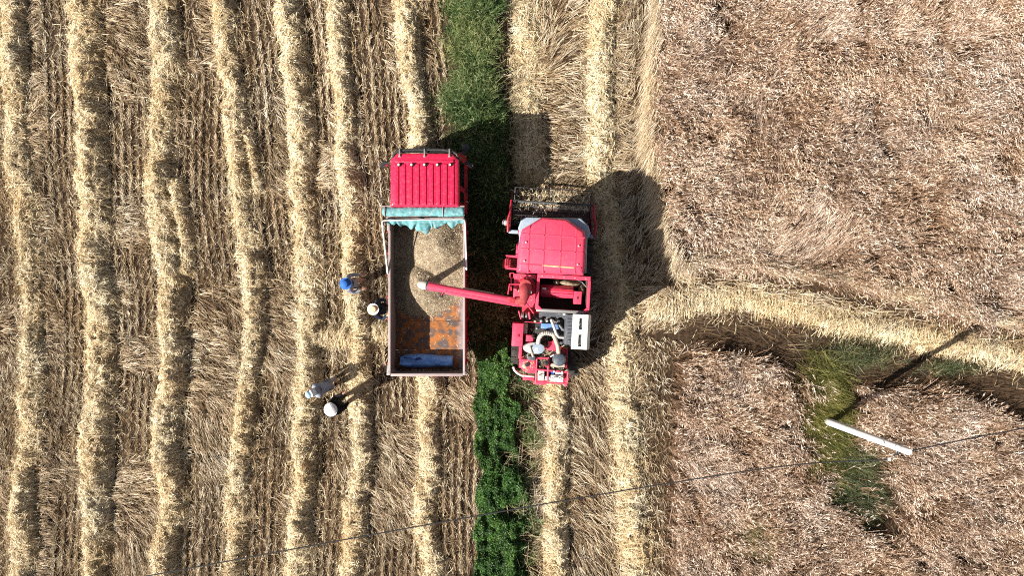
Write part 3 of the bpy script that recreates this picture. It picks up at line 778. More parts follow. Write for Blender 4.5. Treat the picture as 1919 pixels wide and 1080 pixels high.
# chassis and running gear
ch = MB()
for sx in (-1, 1): ch.span((sx * 0.40 - 0.04, -2.5, 0.62), (sx * 0.40 + 0.04, 3.7, 0.84))
for yy in (-2.3, -1.2, 0.2, 1.4, 2.3, 3.5): ch.span((-0.36, yy - 0.05, 0.66), (0.36, yy + 0.05, 0.80))
ch.build('chassis_frame', CHASSIS, truck, 0.008)
MB().tube([(-0.95, -1.15, 0.47), (0.95, -1.15, 0.47)], 0.09, 12).build('axle', CHASSIS, truck)
MB().tube([(-0.95, 3.0, 0.47), (0.95, 3.0, 0.47)], 0.06, 12).build('axle', CHASSIS, truck)
for sx in (-1, 1):
    wheel(truck, (sx * 0.96, 3.0, 0.47), 0.47, 0.22)
    wheel(truck, (sx * 0.74, -1.15, 0.47), 0.47, 0.21)
    wheel(truck, (sx * 1.00, -1.15, 0.47), 0.47, 0.21)
MB().tube([(0.72, 0.4, 0.66), (0.72, 1.3, 0.66)], 0.21, 18).build('fuel_tank', STEEL, truck, 0.01)
MB().box((-0.72, 0.9, 0.66), (0.34, 0.6, 0.34)).build('battery_box', BLACKP, truck, 0.02)

# cab: lofted shell
def ring(y0, y1, hw, z, ch=0.16):
    return [Vector(p) for p in ((-hw, y0, z), (hw, y0, z), (hw, y1 - ch, z), (hw - ch, y1, z), (-hw + ch, y1, z), (-hw, y1 - ch, z))]
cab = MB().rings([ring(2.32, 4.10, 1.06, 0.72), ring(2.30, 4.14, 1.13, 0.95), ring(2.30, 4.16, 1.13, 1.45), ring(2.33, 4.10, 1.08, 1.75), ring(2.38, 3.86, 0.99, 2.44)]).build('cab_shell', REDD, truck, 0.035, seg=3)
roof = MB().rings([ring(2.36, 3.90, 0.99, 2.44, .2), ring(2.36, 3.93, 1.0, 2.54, .2), ring(2.37, 3.90, 0.985, 2.62, .2), ring(2.44, 3.78, 0.90, 2.665, .16)]).build('cab_roof', RED, truck, 0.03, seg=3)
for k in range(9):
    x = -0.80 + k * 0.2
    MB().prism([(x - 0.065, 2.39), (x + 0.065, 2.39), (x + 0.065, 3.60), (x - 0.065, 3.60)], 2.655, 2.697,
               [(x - 0.045, 2.42), (x + 0.045, 2.42), (x + 0.045, 3.57), (x - 0.045, 3.57)]).build('roof_rib', RED, roof, 0.008)
MB().prism([(-0.84, 3.63), (0.84, 3.63), (0.84, 3.70), (-0.84, 3.70)], 2.65, 2.695).build('roof_ridge', RED, roof, 0.012)
for k in range(5):
    x = -0.72 + k * 0.37
    b = MB().lathe([(0.0, 2.66), (0.055, 2.66), (0.055, 2.71), (0.03, 2.75), (0.0, 2.755)], (x, 3.56, 0), 14).build('marker_lamp', BLACKP, roof)
    MB().lathe([(0.0, 0.0), (0.034, 0.0), (0.03, 0.03), (0.0, 0.035)], (x - 0.015, 3.555, 2.742), 12).build('lens', LAMP_W, roof)
# sun visor with its brackets
vis = MB().tube([(-0.97, 3.72, 2.50), (-0.90, 3.90, 2.56), (-0.78, 3.985, 2.60), (-0.4, 4.02, 2.62), (0.4, 4.02, 2.62), (0.78, 3.985, 2.60), (0.92, 3.90, 2.56), (1.0, 3.70, 2.50)], 0.035, 8).build('sun_visor', BLACKP, truck)
MB().rings([[Vector((x, y, z)) for x, y, z in ((-0.86, 3.93, 2.575), (0.86, 3.93, 2.575), (0.80, 4.06, 2.52), (-0.80, 4.06, 2.52))],
            [Vector((x, y, z)) for x, y, z in ((-0.86, 3.93, 2.59), (0.86, 3.93, 2.59), (0.80, 4.06, 2.535), (-0.80, 4.06, 2.535))]]).build('visor_panel', BLACKP, vis)
for x in (-0.72, 0.0, 0.72):
    MB().span((x - 0.018, 3.80, 2.655), (x + 0.018, 4.03, 2.685)).span((x - 0.035, 3.79, 2.64), (x + 0.035, 3.83, 2.672)).build('visor_bracket', STEEL, vis, 0.004)
# windows and doors
MB().rings([[Vector(p) for p in ((-0.92, 4.115, 1.78), (0.92, 4.115, 1.78), (0.84, 3.90, 2.40), (-0.84, 3.90, 2.40))],
            [Vector(p) for p in ((-0.92, 4.075, 1.78), (0.92, 4.075, 1.78), (0.84, 3.86, 2.40), (-0.84, 3.86, 2.40))]]).build('windscreen', GLASS, truck, 0.006)
for s in (-1, 1):
    def side_quad(y0, y1, z0, z1, out, thick=0.02):
        def hw(z): return np.interp(z, [0.95, 1.45, 1.75, 2.44], [1.13, 1.13, 1.08, 0.99])
        a = [Vector((s * (hw(z) + out), y, z)) for y, z in ((y0, z0), (y1, z0), (y1, z1), (y0, z1))]
        b = [v - Vector((s * thick, 0, 0)) for v in a]
        return MB().rings([a, b])
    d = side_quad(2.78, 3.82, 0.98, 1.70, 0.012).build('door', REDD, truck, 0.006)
    MB().span((s * 1.135, 2.90, 1.52), (s * 1.165, 3.06, 1.56)).build('handle', BLACKP, d, 0.006)
    side_quad(3.02, 3.74, 1.76, 2.38, 0.008).build('door_window', GLASS, truck)
    side_quad(2.52, 2.86, 1.80, 2.34, 0.008).build('quarter_window', GLASS, truck)
    MB().span((s * 1.10, 2.45, 1.02), (s * 1.16, 3.95, 1.06)).build('side_moulding', BLACKP, truck, 0.008)
    m_ = MB().tube([(s * 1.0, 3.66, 2.30), (s * 1.22, 3.68, 2.30), (s * 1.30, 3.66, 2.12)], 0.016, 8).build('mirror_arm', BLACKP, truck)
    MB().rings([[Vector((s * x, y, z)) for x, y, z in ((1.14, 3.70, 1.92), (1.36, 3.56, 1.92), (1.40, 3.63, 1.92), (1.20, 3.78, 1.92))],
                [Vector((s * x, y, z)) for x, y, z in ((1.14, 3.70, 2.28), (1.36, 3.56, 2.28), (1.40, 3.63, 2.28), (1.20, 3.78, 2.28))]]).build('mirror_housing', BLACKP, m_, 0.02)
    MB().rings([[Vector((s * x, y, z)) for x, y, z in ((1.16, 3.675, 1.95), (1.34, 3.56, 1.95), (1.335, 3.553, 1.95), (1.155, 3.668, 1.95))],
                [Vector((s * x, y, z)) for x, y, z in ((1.16, 3.675, 2.25), (1.34, 3.56, 2.25), (1.335, 3.553, 2.25), (1.155, 3.668, 2.25))]]).build('mirror_glass', CHROME, m_)
    MB().lathe([(0.0, 0.0), (0.12, 0.0), (0.13, 0.03), (0.09, 0.06), (0.0, 0.065)], (s * 0.80, 4.14, 1.15), 16, 'y').build('headlight', LAMP_W, truck)
    MB().box((s * 1.05, 4.08, 1.15), (0.10, 0.06, 0.16)).build('turn_signal', LAMP_A, truck, 0.01)
    MB().tube([(s * 1.14, 2.62, 1.25), (s * 1.19, 2.62, 1.35), (s * 1.19, 2.62, 1.62), (s * 1.13, 2.62, 1.70)], 0.014, 8).build('grab_rail', STEEL, truck)
MB().tube([(1.02, 4.0, 2.05), (1.14, 4.16, 2.1)], 0.014, 8).lathe([(0.0, 0), (0.10, 0.01), (0.12, 0.04), (0.06, 0.075), (0, 0.08)], (1.15, 4.18, 2.06), 16).build('kerb_mirror', BLACKP, truck, 0)
MB().span((-1.08, 4.15, 0.62), (1.08, 4.30, 0.92)).build('front_bumper', BLACKP, truck, 0.03)
MB().span((-0.6, 4.16, 1.05), (0.6, 4.19, 1.42)).build('grille', BLACKP, truck, 0.01)
for k in range(4): MB().span((-0.57, 4.18, 1.09 + k * 0.085), (0.57, 4.205, 1.12 + k * 0.085)).build('grille_bar', STEEL, truck, 0.005)
MB().rings([[Vector(p) for p in ((-0.8, 2.345, 1.80), (0.8, 2.345, 1.80), (0.8, 2.375, 2.34), (-0.8, 2.375, 2.34))],
            [Vector(p) for p in ((-0.8, 2.33, 1.80), (0.8, 2.33, 1.80), (0.8, 2.36, 2.34), (-0.8, 2.36, 2.34))]]).build('rear_window', GLASS, truck)

# bed
BX0, BX1, BY0, BY1, BF, BT = -1.165, 1.12, -2.61, 2.06, 1.02, 1.95
for k in range(8):
    y = BY0 + 0.2 + k * 0.58
    MB().span((BX0 + 0.02, y, 0.86), (BX1 - 0.02, y + 0.09, 0.96)).build('cross_member', CHASSIS, truck, 0.006)
ys = [BY0 + 0.035, -1.95, -1.02, 0.0, 1.02, BY1 - 0.035]
for a, b in zip(ys[:-1], ys[1:]):
    MB().span((BX0 + 0.04, a + 0.004, 0.962), (BX1 - 0.04, b - 0.004, BF)).build('floor_panel', RUST, truck, 0.004)
for s, X in ((-1, BX0), (1, BX1)):
    wl = MB().span((X, BY0 + 0.12, 0.90), (X - s * 0.045, BY1, BT - 0.02)).build('side_wall', REDD if s > 0 else BEDGREY, truck, 0.006)
    MB().span((X - s * 0.047, BY0 + 0.12, BF + 0.002), (X - s * 0.052, BY1 - 0.05, BT - 0.03)).build('inner_skin', BEDGREY, wl)
    MB().span((X + s * 0.006, BY0 + 0.10, BT - 0.025), (X - s * 0.058, BY1, BT + 0.028)).build('top_rail', RIMGREY, wl, 0.008)
    for k in range(7):
        y = BY0 + 0.35 + k * 0.66
        MB().span((X + s * 0.001, y - 0.035, 0.90), (X + s * 0.05, y + 0.035, BT - 0.03)).build('wall_post', REDD, wl, 0.006)
    MB().span((X + s * 0.02, BY0 + 0.0, 0.9), (X - s * 0.06, BY0 + 0.11, BT + 0.04)).build('corner_post', RIMGREY, truck, 0.008)
    lt = MB().span((X + s * 0.025, BY0 - 0.01, BT - 0.10), (X + s * 0.06, BY0 + 0.30, BT - 0.04)).build('latch', STEEL, truck, 0.006)
    MB().tube([(X + s * 0.045, BY0 + 0.06, BT - 0.3), (X + s * 0.045, BY0 + 0.06, BT + 0.01)], 0.014, 8).build('latch_pin', STEEL, lt)
tg = MB().span((BX0 + 0.07, BY0 + 0.03, 0.94), (BX1 - 0.07, BY0 - 0.02, BT - 0.02)).build('tailgate', BEDGREY, truck, 0.006)
MB().span((BX0 + 0.065, BY0 + 0.045, BT - 0.02), (BX1 - 0.065, BY0 - 0.035, BT + 0.03)).build('top_rail', RIMGREY, tg, 0.008)
for k in range(4):
    x = BX0 + 0.4 + k * 0.5
    MB().span((x - 0.04, BY0 - 0.022, 0.94), (x + 0.04, BY0 - 0.06, BT - 0.04)).build('tailgate_post', REDD, tg, 0.006)
for s in (-1, 1):
    MB().box((s * 0.85, BY0 - 0.03, 0.78), (0.3, 0.06, 0.12)).build('tail_lamp', LAMP_R, truck, 0.01)
fw = MB().span((BX0, BY1 - 0.02, 0.90), (BX1, BY1 + 0.03, 2.36)).build('front_wall', BEDGREY, truck, 0.006)
MB().span((BX0 - 0.03, BY1 + 0.035, 2.36), (BX1 + 0.02, BY1 + 0.30, 2.39)).build('top_shelf', RIMGREY, fw, 0.006)
for s, X in ((-1, BX0), (1, BX1)):
    MB().span((X + s * 0.02, BY1 - 0.35, BT), (X - s * 0.06, BY1 - 0.02, 2.12)).build('side_gusset', RIMGREY, truck, 0.006)

# rolled teal tarpaulin on the front wall, its hanging hem, and the pipe bow
def tarp_mat():
    m = mat('teal_tarpaulin', (0.09, 0.27, 0.30), 0.6, dirt=(0.42, 0.45, 0.44), dirt_amt=0.8, scale=6, var=0.4, bump=0.5, bscale=22)
    return m
TARP = tarp_mat()
def wr(a, b, k=0): return float(vnoise(np.array([a]), np.array([b]), 1.0, k)[0]) - 0.5
rings_ = []
NR = 60; x0, x1 = BX0 - 0.09, BX1 + 0.02
for i in range(NR + 1):
    x = x0 + (x1 - x0) * i / NR; ring_ = []
    for k in range(18):
        a = 2 * math.pi * k / 18
        rr = 1 + 0.28 * wr(x * 7 + 3 * math.sin(a), a * 1.2, 3) + 0.16 * wr(x * 17, a * 2.6, 5)
        if i in (0, NR): rr *= 0.5
        ring_.append(Vector((x + 0.02 * wr(a * 3, x * 9, 8), BY1 + 0.17 + 0.135 * rr * math.cos(a), 2.475 + 0.085 * rr * math.sin(a))))
    rings_.append(ring_)
tr = MB().rings(rings_).build('rolled_tarpaulin', TARP, truck, smooth=60)
for x in (x0 + 0.08, 0.52): MB().tube([(x, BY1 + 0.17 + 0.152 * math.cos(a), 2.475 + 0.105 * math.sin(a)) for a in [2 * math.pi * k / 20 for k in range(21)]], 0.013, 6).build('strap', RIMGREY, tr)
MB().tube([(x0 - 0.02, BY1 + 0.325, 2.50), (x1, BY1 + 0.325, 2.50)], 0.022, 8).build('tarp_pole', RIMGREY, tr)
hv = []; nxh, nzh = 90, 9
for j in range(nzh):
    for i in range(nxh + 1):
        u = i / nxh; x = BX0 + 0.02 + (BX1 - BX0 - 0.04) * u
        drop = 0.24 + 0.30 * math.exp(-((u - 0.47) / 0.10) ** 2) + 0.22 * wr(u * 11, 1.3, 2) + 0.10 * wr(u * 31, 4.3, 6)
        f = j / (nzh - 1)
        hv.append((x + 0.03 * wr(u * 30, f * 3, 4), BY1 - 0.045 - (0.14 + 0.22 * math.exp(-((u - 0.45) / 0.10) ** 2) + 0.12 * wr(u * 11, 1.3, 2)) * f ** 0.8 - 0.05 * math.sin(u * 47 + 9 * wr(u * 9, f, 1)) * f - 0.05 * wr(u * 25, f * 2, 9), 2.40 - drop * f))
hf = [(j * (nxh + 1) + i, j * (nxh + 1) + i + 1, (j + 1) * (nxh + 1) + i + 1, (j + 1) * (nxh + 1) + i) for j in range(nzh - 1) for i in range(nxh)]
hem = MB().add(hv, hf).build('hanging_tarpaulin', TARP, truck, smooth=60)
so = hem.modifiers.new('thickness', 'SOLIDIFY'); so.thickness = 0.006
BZ = 2.50
MB().tube([(BX0 - 0.02, 0.42, BT + 0.02), (BX0 - 0.10, 1.90, BZ - 0.05), (BX0 - 0.08, 1.955, BZ), (BX0 + 0.0, 1.97, BZ + 0.01), (BX1 - 0.04, 2.01, BZ + 0.03), (BX1 + 0.02, 1.98, BZ + 0.02), (BX1 + 0.04, 1.90, BZ - 0.03), (BX1 + 0.055, 0.55, BT + 0.05)], 0.026, 8).build('tarp_bow', PIPE, truck)

# ------------------------------------------------------------------ grain in the bed
def grain_mat():
    m, nt, p = nodes_of('grain')
    N, L = nt.nodes, nt.links
    tc = N.new('ShaderNodeTexCoord')
    vo = N.new('ShaderNodeTexVoronoi'); vo.inputs['Scale'].default_value = 42
    n1 = N.new('ShaderNodeTexNoise'); n1.inputs['Scale'].default_value = 5; n1.inputs['Detail'].default_value = 6
    L.new(tc.outputs['Object'], vo.inputs['Vector']); L.new(tc.outputs['Object'], n1.inputs['Vector'])
    sp = N.new('ShaderNodeSeparateColor'); L.new(vo.outputs['Color'], sp.inputs[0])
    cr = N.new('ShaderNodeValToRGB'); e = cr.color_ramp.elements
    e[0].position = 0.0; e[0].color = (0.11, 0.08, 0.05, 1)
    e[1].position = 1.0; e[1].color = (0.38, 0.32, 0.235, 1)
    k = e.new(0.3); k.color = (0.22, 0.175, 0.12, 1)
    k = e.new(0.6); k.color = (0.29, 0.24, 0.17, 1)
    L.new(sp.outputs[0], cr.inputs[0])
    mx = N.new('ShaderNodeMix'); mx.data_type = 'RGBA'; mx.blend_type = 'MULTIPLY'; mx.inputs[0].default_value = 1
    c2 = N.new('ShaderNodeValToRGB'); c2.color_ramp.elements[0].position = 0.35; c2.color_ramp.elements[0].color = (0.66, 0.62, 0.6, 1); c2.color_ramp.elements[1].position = 0.65; c2.color_ramp.elements[1].color = (1.05, 1.03, 1.0, 1)
    L.new(n1.outputs['Fac'], c2.inputs[0]); L.new(cr.outputs[0], mx.inputs[6]); L.new(c2.outputs[0], mx.inputs[7])
    L.new(mx.outputs[2], p.inputs['Base Color']); p.inputs['Roughness'].default_value = 0.75; p.inputs['Specular IOR Level'].default_value = 0.25
    b = N.new('ShaderNodeBump'); b.inputs['Strength'].default_value = 0.9; b.inputs['Distance'].default_value = 0.012
    L.new(vo.outputs['Distance'], b.inputs['Height']); L.new(b.outputs[0], p.inputs['Normal'])
    return m
GRAIN = grain_mat()
pk1 = at(822, 462, 1.75); pk2 = at(786, 528, 1.6)
def pile_h(x, y):
    """height above the bed floor; x, y in world metres"""
    d1 = np.hypot((x - pk1.x), (y - pk1.y)); d2 = np.hypot((x - pk2.x) * 0.9, y - pk2.y)
    h = np.maximum(0.84 - 0.50 * d1, 0.66 - 0.60 * d2)
    h = np.maximum(h, 0.50 - 0.34 * np.hypot((x - pk1.x) * 0.5, (y - (pk1.y - 0.1)) * 1.0))
    h = h + (fbm(x, y, 0.5, 200, 2) - 0.5) * 0.10 + (fbm(x, y, 0.16, 203, 2) - 0.5) * 0.035
    return h
gx_ = np.linspace(TX + BX0 + 0.055, TX + BX1 - 0.055, 90); gy_ = np.linspace(-1.3, BY1 - 0.03, 130)
PX_, PY_ = np.meshgrid(gx_, gy_)
PZ_ = BF + np.maximum(pile_h(PX_, PY_), -0.02) + 0.004
pc = np.array([TX, 0.4, BF])
ii = np.arange(90 * 130).reshape(130, 90)
F = np.stack([ii[:-1, :-1], ii[:-1, 1:], ii[1:, 1:], ii[1:, :-1]], -1).reshape(-1, 4)
hmean = pile_h(PX_, PY_).ravel()
F = F[(hmean[F] > -0.012).any(1)]
o = np_mesh('grain_heap', np.stack([PX_.ravel(), PY_.ravel(), PZ_.ravel()], 1) - pc, F, None, GRAIN, smooth=True)
o.location = pc
tag(o, 'heap of pale grain filling the front half of the truck bed', 'grain')
# loose grains and husks on the heap
n = 9000
x = uni(gx_[0], gx_[-1], n); y = uni(-1.0, BY1 - 0.05, n); hh = pile_h(x, y); k = hh > -0.06
x, y, hh = x[k], y[k], np.maximum(hh[k], 0); n = len(x)
V, Fq, T = strands(x - pc[0], y - pc[1], hh + 0.006, uni(0, 6.28, n), nrm(0.1, 0.3, n), uni(0.012, 0.035, n), uni(0.008, 0.016, n), np.clip(nrm(0.62, 0.25, n), 0, 1), tip=0.7)
husk = np_mesh('loose_grain', V, Fq, T, M_STUB, o); husk['kind'] = 'stuff'

# folded blue woven sack by the tailgate
BLUE = mat('blue_woven_plastic', (0.17, 0.38, 0.92), 0.55, scale=9, var=0.18, bump=0.4, bscale=18)
BLUED = mat('dark_blue_print', (0.012, 0.035, 0.24), 0.6)
sack = empty('woven_sack', (TX - 0.14, BY0 + 0.32, BF))
tag(sack, 'folded blue woven sack lying on the truck bed against the tailgate', 'sack')
nxs, nys = 64, 18; sv = []
for j in range(nys + 1):
    for i in range(nxs + 1):
        u, v = i / nxs, j / nys
        x = -0.83 + 1.66 * u; yw = 0.185 - 0.05 * (u < 0.12) * (0.12 - u) / 0.12 + 0.03 * math.sin(u * 5)
        y = (v - 0.5) * 2 * yw + 0.03 * wr(u * 6, v * 2, 11) + 0.03 * u * (v - .5)
        z = 0.035 + 0.42 * (1 - abs(2 * v - 1) ** 3) * (0.6 + 0.4 * wr(u * 5, v * 3, 12)) + 0.05 * wr(u * 11, v * 5, 13) + 0.035 * abs(wr(u * 22 + v * 7, v * 9 - u * 6, 14))
        if i in (0, nxs) or j in (0, nys): z = 0.02
        sv.append((x, y, z))
sf = [(j * (nxs + 1) + i, j * (nxs + 1) + i + 1, (j + 1) * (nxs + 1) + i + 1, (j + 1) * (nxs + 1) + i) for j in range(nys) for i in range(nxs)]
cl = MB().add(sv, sf).build('sack_cloth', BLUE, sack, smooth=75)
so = cl.modifiers.new('thickness', 'SOLIDIFY'); so.thickness = 0.008
def sack_z(x, y):
    i = min(max(int(round((x + 0.83) / 1.66 * nxs)), 1), nxs - 1); j = min(max(int(round((y / 0.37 + 0.5) * nys)), 1), nys - 1)
    return max(sv[jj * (nxs + 1) + ii2][2] for jj in range(max(j - 1, 0), j + 2) for ii2 in range(i - 1, i + 2)) + 0.010
pr = MB()
for k in range(11):
    x = -0.66 + k * 0.036 + (0.14 if k > 6 else 0); y = 0.13; z = sack_z(x, y)
    pr.box((x, y, z), (0.018 + 0.008 * (k % 2), 0.034, 0.003))
    if k % 3 != 1: pr.box((x + 0.012, y - 0.008, z + 0.001), (0.008, 0.04, 0.003))
for k in range(5): pr.box((-0.31 + k * 0.04, 0.075 + 0.012 * (k % 2), sack_z(-0.31 + k * 0.04, 0.08)), (0.045, 0.05, 0.003), (0, 0, 0.2))
pr.build('printed_letters', BLUED, sack)['kind'] = 'stuff'

# ------------------------------------------------------------------ the red combine harvester
CR = R(-3.3)
CO = at(1035, 540)
comb = empty('combine_harvester', CO, CR)
tag(comb, 'red combine harvester with unloading auger swung out over the truck', 'harvester')
CM = Matrix.Rotation(-CR, 3, 'Z')
def lp(px, py, h):
    """photo measurement -> the harvester's own axes"""
    w = at(px, py, h); w.z = 0
    v = CM @ (w - Vector((CO.x, CO.y, 0)))
    return Vector((v.x, v.y, h))
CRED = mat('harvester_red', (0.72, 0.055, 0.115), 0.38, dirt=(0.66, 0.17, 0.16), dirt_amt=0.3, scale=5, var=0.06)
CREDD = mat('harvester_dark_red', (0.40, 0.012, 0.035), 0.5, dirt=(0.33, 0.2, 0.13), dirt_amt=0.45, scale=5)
TERRA = mat('faded_terracotta', (0.34, 0.04, 0.05), 0.6, dirt=(0.46, 0.2, 0.16), dirt_amt=0.5, scale=7)
DUSTY = mat('dust_covered_metal', (0.42, 0.35, 0.28), 0.85, dirt=(0.20, 0.12, 0.08), dirt_amt=0.6, scale=9)
GREYB = mat('blue_grey_panel', (0.26, 0.32, 0.40), 0.4, dirt=(0.38, 0.36, 0.33), dirt_amt=0.25)
GREYM = mat('grey_sheet_metal', (0.075, 0.085, 0.105), 0.5, 0.2, dirt=(0.34, 0.29, 0.23), dirt_amt=0.5)
WHITEP = mat('white_panel', (0.74, 0.73, 0.68), 0.5, dirt=(0.50, 0.42, 0.32), dirt_amt=0.35, scale=4)
SILVER = mat('silver_metal', (0.62, 0.62, 0.62), 0.4, 0.6, dirt=(0.40, 0.33, 0.26), dirt_amt=0.6, scale=9)
DARKMETAL = mat('oily_dark_metal', (0.022, 0.022, 0.024), 0.45, 0.3, dirt=(0.14, 0.11, 0.085), dirt_amt=0.5, scale=12)
HOSEW = mat('pale_hose', (0.44, 0.41, 0.37), 0.6, dirt=(0.33, 0.26, 0.2), dirt_amt=0.4)
ENGB = mat('engine_blue', (0.10, 0.22, 0.48), 0.4, dirt=(0.3, 0.27, 0.24), dirt_amt=0.5)
DRUM = mat('dark_drum', (0.05, 0.065, 0.09), 0.5, dirt=(0.3, 0.26, 0.21), dirt_amt=0.35)
PLASTW = mat('white_plastic', (0.78, 0.78, 0.76), 0.45, dirt=(0.5, 0.45, 0.36), dirt_amt=0.35)
DARKIN = mat('tank_inside', (0.10, 0.04, 0.035), 0.8, dirt=(0.22, 0.15, 0.1), dirt_amt=0.4)

def cbox(name, a, b, z0, z1, m, parent=None, bevel=0.012):
    """a box between two opposite top corners measured on the photo"""
    p, q = lp(*a, z1), lp(*b, z1)
    return MB().span((p.x, p.y, z0), (q.x, q.y, z1)).build(name, m, parent or comb, bevel)

# body and running gear
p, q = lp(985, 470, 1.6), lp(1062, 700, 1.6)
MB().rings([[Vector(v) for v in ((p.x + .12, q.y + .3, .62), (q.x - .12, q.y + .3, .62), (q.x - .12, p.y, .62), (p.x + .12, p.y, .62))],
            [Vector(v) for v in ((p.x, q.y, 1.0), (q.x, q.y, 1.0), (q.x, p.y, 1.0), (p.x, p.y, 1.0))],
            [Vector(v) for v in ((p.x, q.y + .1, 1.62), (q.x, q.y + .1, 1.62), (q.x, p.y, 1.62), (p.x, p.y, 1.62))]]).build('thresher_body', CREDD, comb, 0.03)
for s in (-1, 1):
    wheel(comb, (s * 0.96, 0.95, 0.62), 0.62, 0.40, lugs=14, rim_m=LAMP_W)
MB().tube([(-0.9, 0.95, 0.62), (0.9, 0.95, 0.62)], 0.10, 12).build('axle', CHASSIS, comb)
lw = lp(966, 657, 0.9); rw = lp(1071, 682, 0.95)
wheel(comb, (lw.x, lw.y, 0.46), 0.46, 0.26, lugs=12)
w2 = wheel(comb, (rw.x - 0.02, rw.y, 0.46), 0.46, 0.30, lugs=12)
w2.rotation_euler = (0, 0, R(24))
MB().tube([(lw.x, lw.y, 0.46), (rw.x, lw.y, 0.46)], 0.07, 10).build('axle', CHASSIS, comb)

# cab
cabz = 2.94
outline = [(1016, 407), (1062, 410), (1096, 433), (1099, 448), (1097, 500), (1094, 516), (968, 511), (970, 480), (974, 446), (978, 430)]
out = [lp(x, y, cabz) for x, y in outline]
cen = sum(out, Vector()) / len(out)
def inset(f, dz): return [Vector((cen.x + (v.x - cen.x) * f, cen.y + (v.y - cen.y) * f, cabz + dz)) for v in out]
croof = MB().rings([inset(0.95, -0.20), inset(1.0, -0.15), inset(1.0, -0.06), inset(0.93, 0.03), inset(0.87, 0.055)]).build('cab_roof', CRED, comb, 0.02, seg=2)
def rib(a, b, w=0.020, m=CRED):
    a, b = lp(*a, cabz + 0.055), lp(*b, cabz + 0.055)
    d = (b - a); n = Vector((-d.y, d.x, 0)).normalized() * w
    pts = [a - n, b - n, b + n, a + n]
    MB().prism(pts, cabz + 0.04, cabz + 0.068, [p + (cen - p).normalized() * 0.004 for p in pts]).build('roof_rib', m, croof, 0.006)
for x0, x1, y0 in ((992, 989, 424), (1021, 1017, 421), (1052, 1049, 422), (1080, 1077, 430)): rib((x0, y0), (x1, 513))
WORN = mat('worn_rib', (0.55, 0.33, 0.20), 0.7, scale=9, var=0.3)
for xa, ya, xb, yb in ((978, 438, 1096, 446), (976, 466, 1093, 474), (975, 495, 1015, 498), (1079, 502, 1089, 503)): rib((xa, ya), (xb, yb))
rib((1016, 498), (1078, 502.5), 0.021, WORN)
for x, y in ((986, 454), (1085, 461), (983, 489), (1083, 496)):
    b = lp(x, y, cabz + .09)
    MB().lathe([(0, .03), (.03, .03), (.03, .075), (.018, .095), (0, .1)], (b.x, b.y, cabz), 10).build('roof_bolt', SILVER, croof)
gl = [lp(x, y, 2.6) for x, y in ((971, 428), (976, 414), (986, 408), (1088, 410), (1102, 424), (1106, 438), (1100, 448), (1098, 512), (968, 508), (973, 446))]
gc = sum(gl, Vector()) / len(gl)
def gr(f, z, dy=0): return [Vector((gc.x + (v.x - gc.x) * f, gc.y + (v.y - gc.y) * f + dy, z)) for v in gl]
MB().rings([gr(0.93, 1.62, -.02), gr(0.99, 2.0), gr(0.99, 2.495), gr(0.93, 2.70)]).build('cab_glass', GLASS, comb, 0.01)
MB().rings([gr(0.985, 2.50), gr(1.0, 2.54), gr(1.0, 2.71), gr(0.97, 2.752), gr(0.5, 2.758)]).build('cab_top_band', GREYB, comb, 0.01)  # blue-grey band round the top of the cab glass
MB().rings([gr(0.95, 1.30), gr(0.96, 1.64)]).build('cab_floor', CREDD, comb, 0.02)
for x, y in ((972, 432), (1101, 440), (1096, 508), (971, 505)):
    a = lp(x, y, 2.6); MB().tube([(a.x * .985, a.y * .985, 1.6), (a.x * 0.985, a.y * .985, 2.74)], 0.035, 8).build('cab_pillar', CREDD, comb)
fd = lp(969, 469, 2.2)
MB().lathe([(0.0, -0.05), (0.20, -0.05), (0.21, 0.0), (0.19, 0.06), (0.0, 0.07)], (fd.x + .02, fd.y, 2.1), 22, 'x').build('side_air_filter', CRED, comb)
# ladder platform on the left
a, b = lp(950, 481, 1.7), lp(968, 505, 1.7)
lad = MB().tube([(b.x, a.y, 1.7), (a.x, a.y, 1.7), (a.x, b.y, 1.7), (b.x, b.y, 1.7)], 0.022, 8).tube([(a.x + .05, a.y, 1.7), (a.x + .05, b.y, 1.7)], 0.018, 8).build('ladder_platform', CRED, comb)
for k in range(6):
    yy = a.y + (b.y - a.y) * (k + .5) / 6
    MB().span((a.x + .06, yy - .012, 1.675), (b.x, yy + .012, 1.70)).build('platform_slat', CREDD, lad)
for k in range(4):
    MB().span((a.x - .02 - .04 * k, b.y + .05, 1.45 - k * .3), (a.x + .12 - .04 * k, a.y - .05, 1.475 - k * .3)).build('step', CREDD, lad, 0.005)
for yy in (a.y, b.y): MB().tube([(a.x, yy, 1.7), (a.x - .02, yy, 2.35), (b.x, yy, 2.35)], 0.016, 8).build('handrail', CRED, lad)

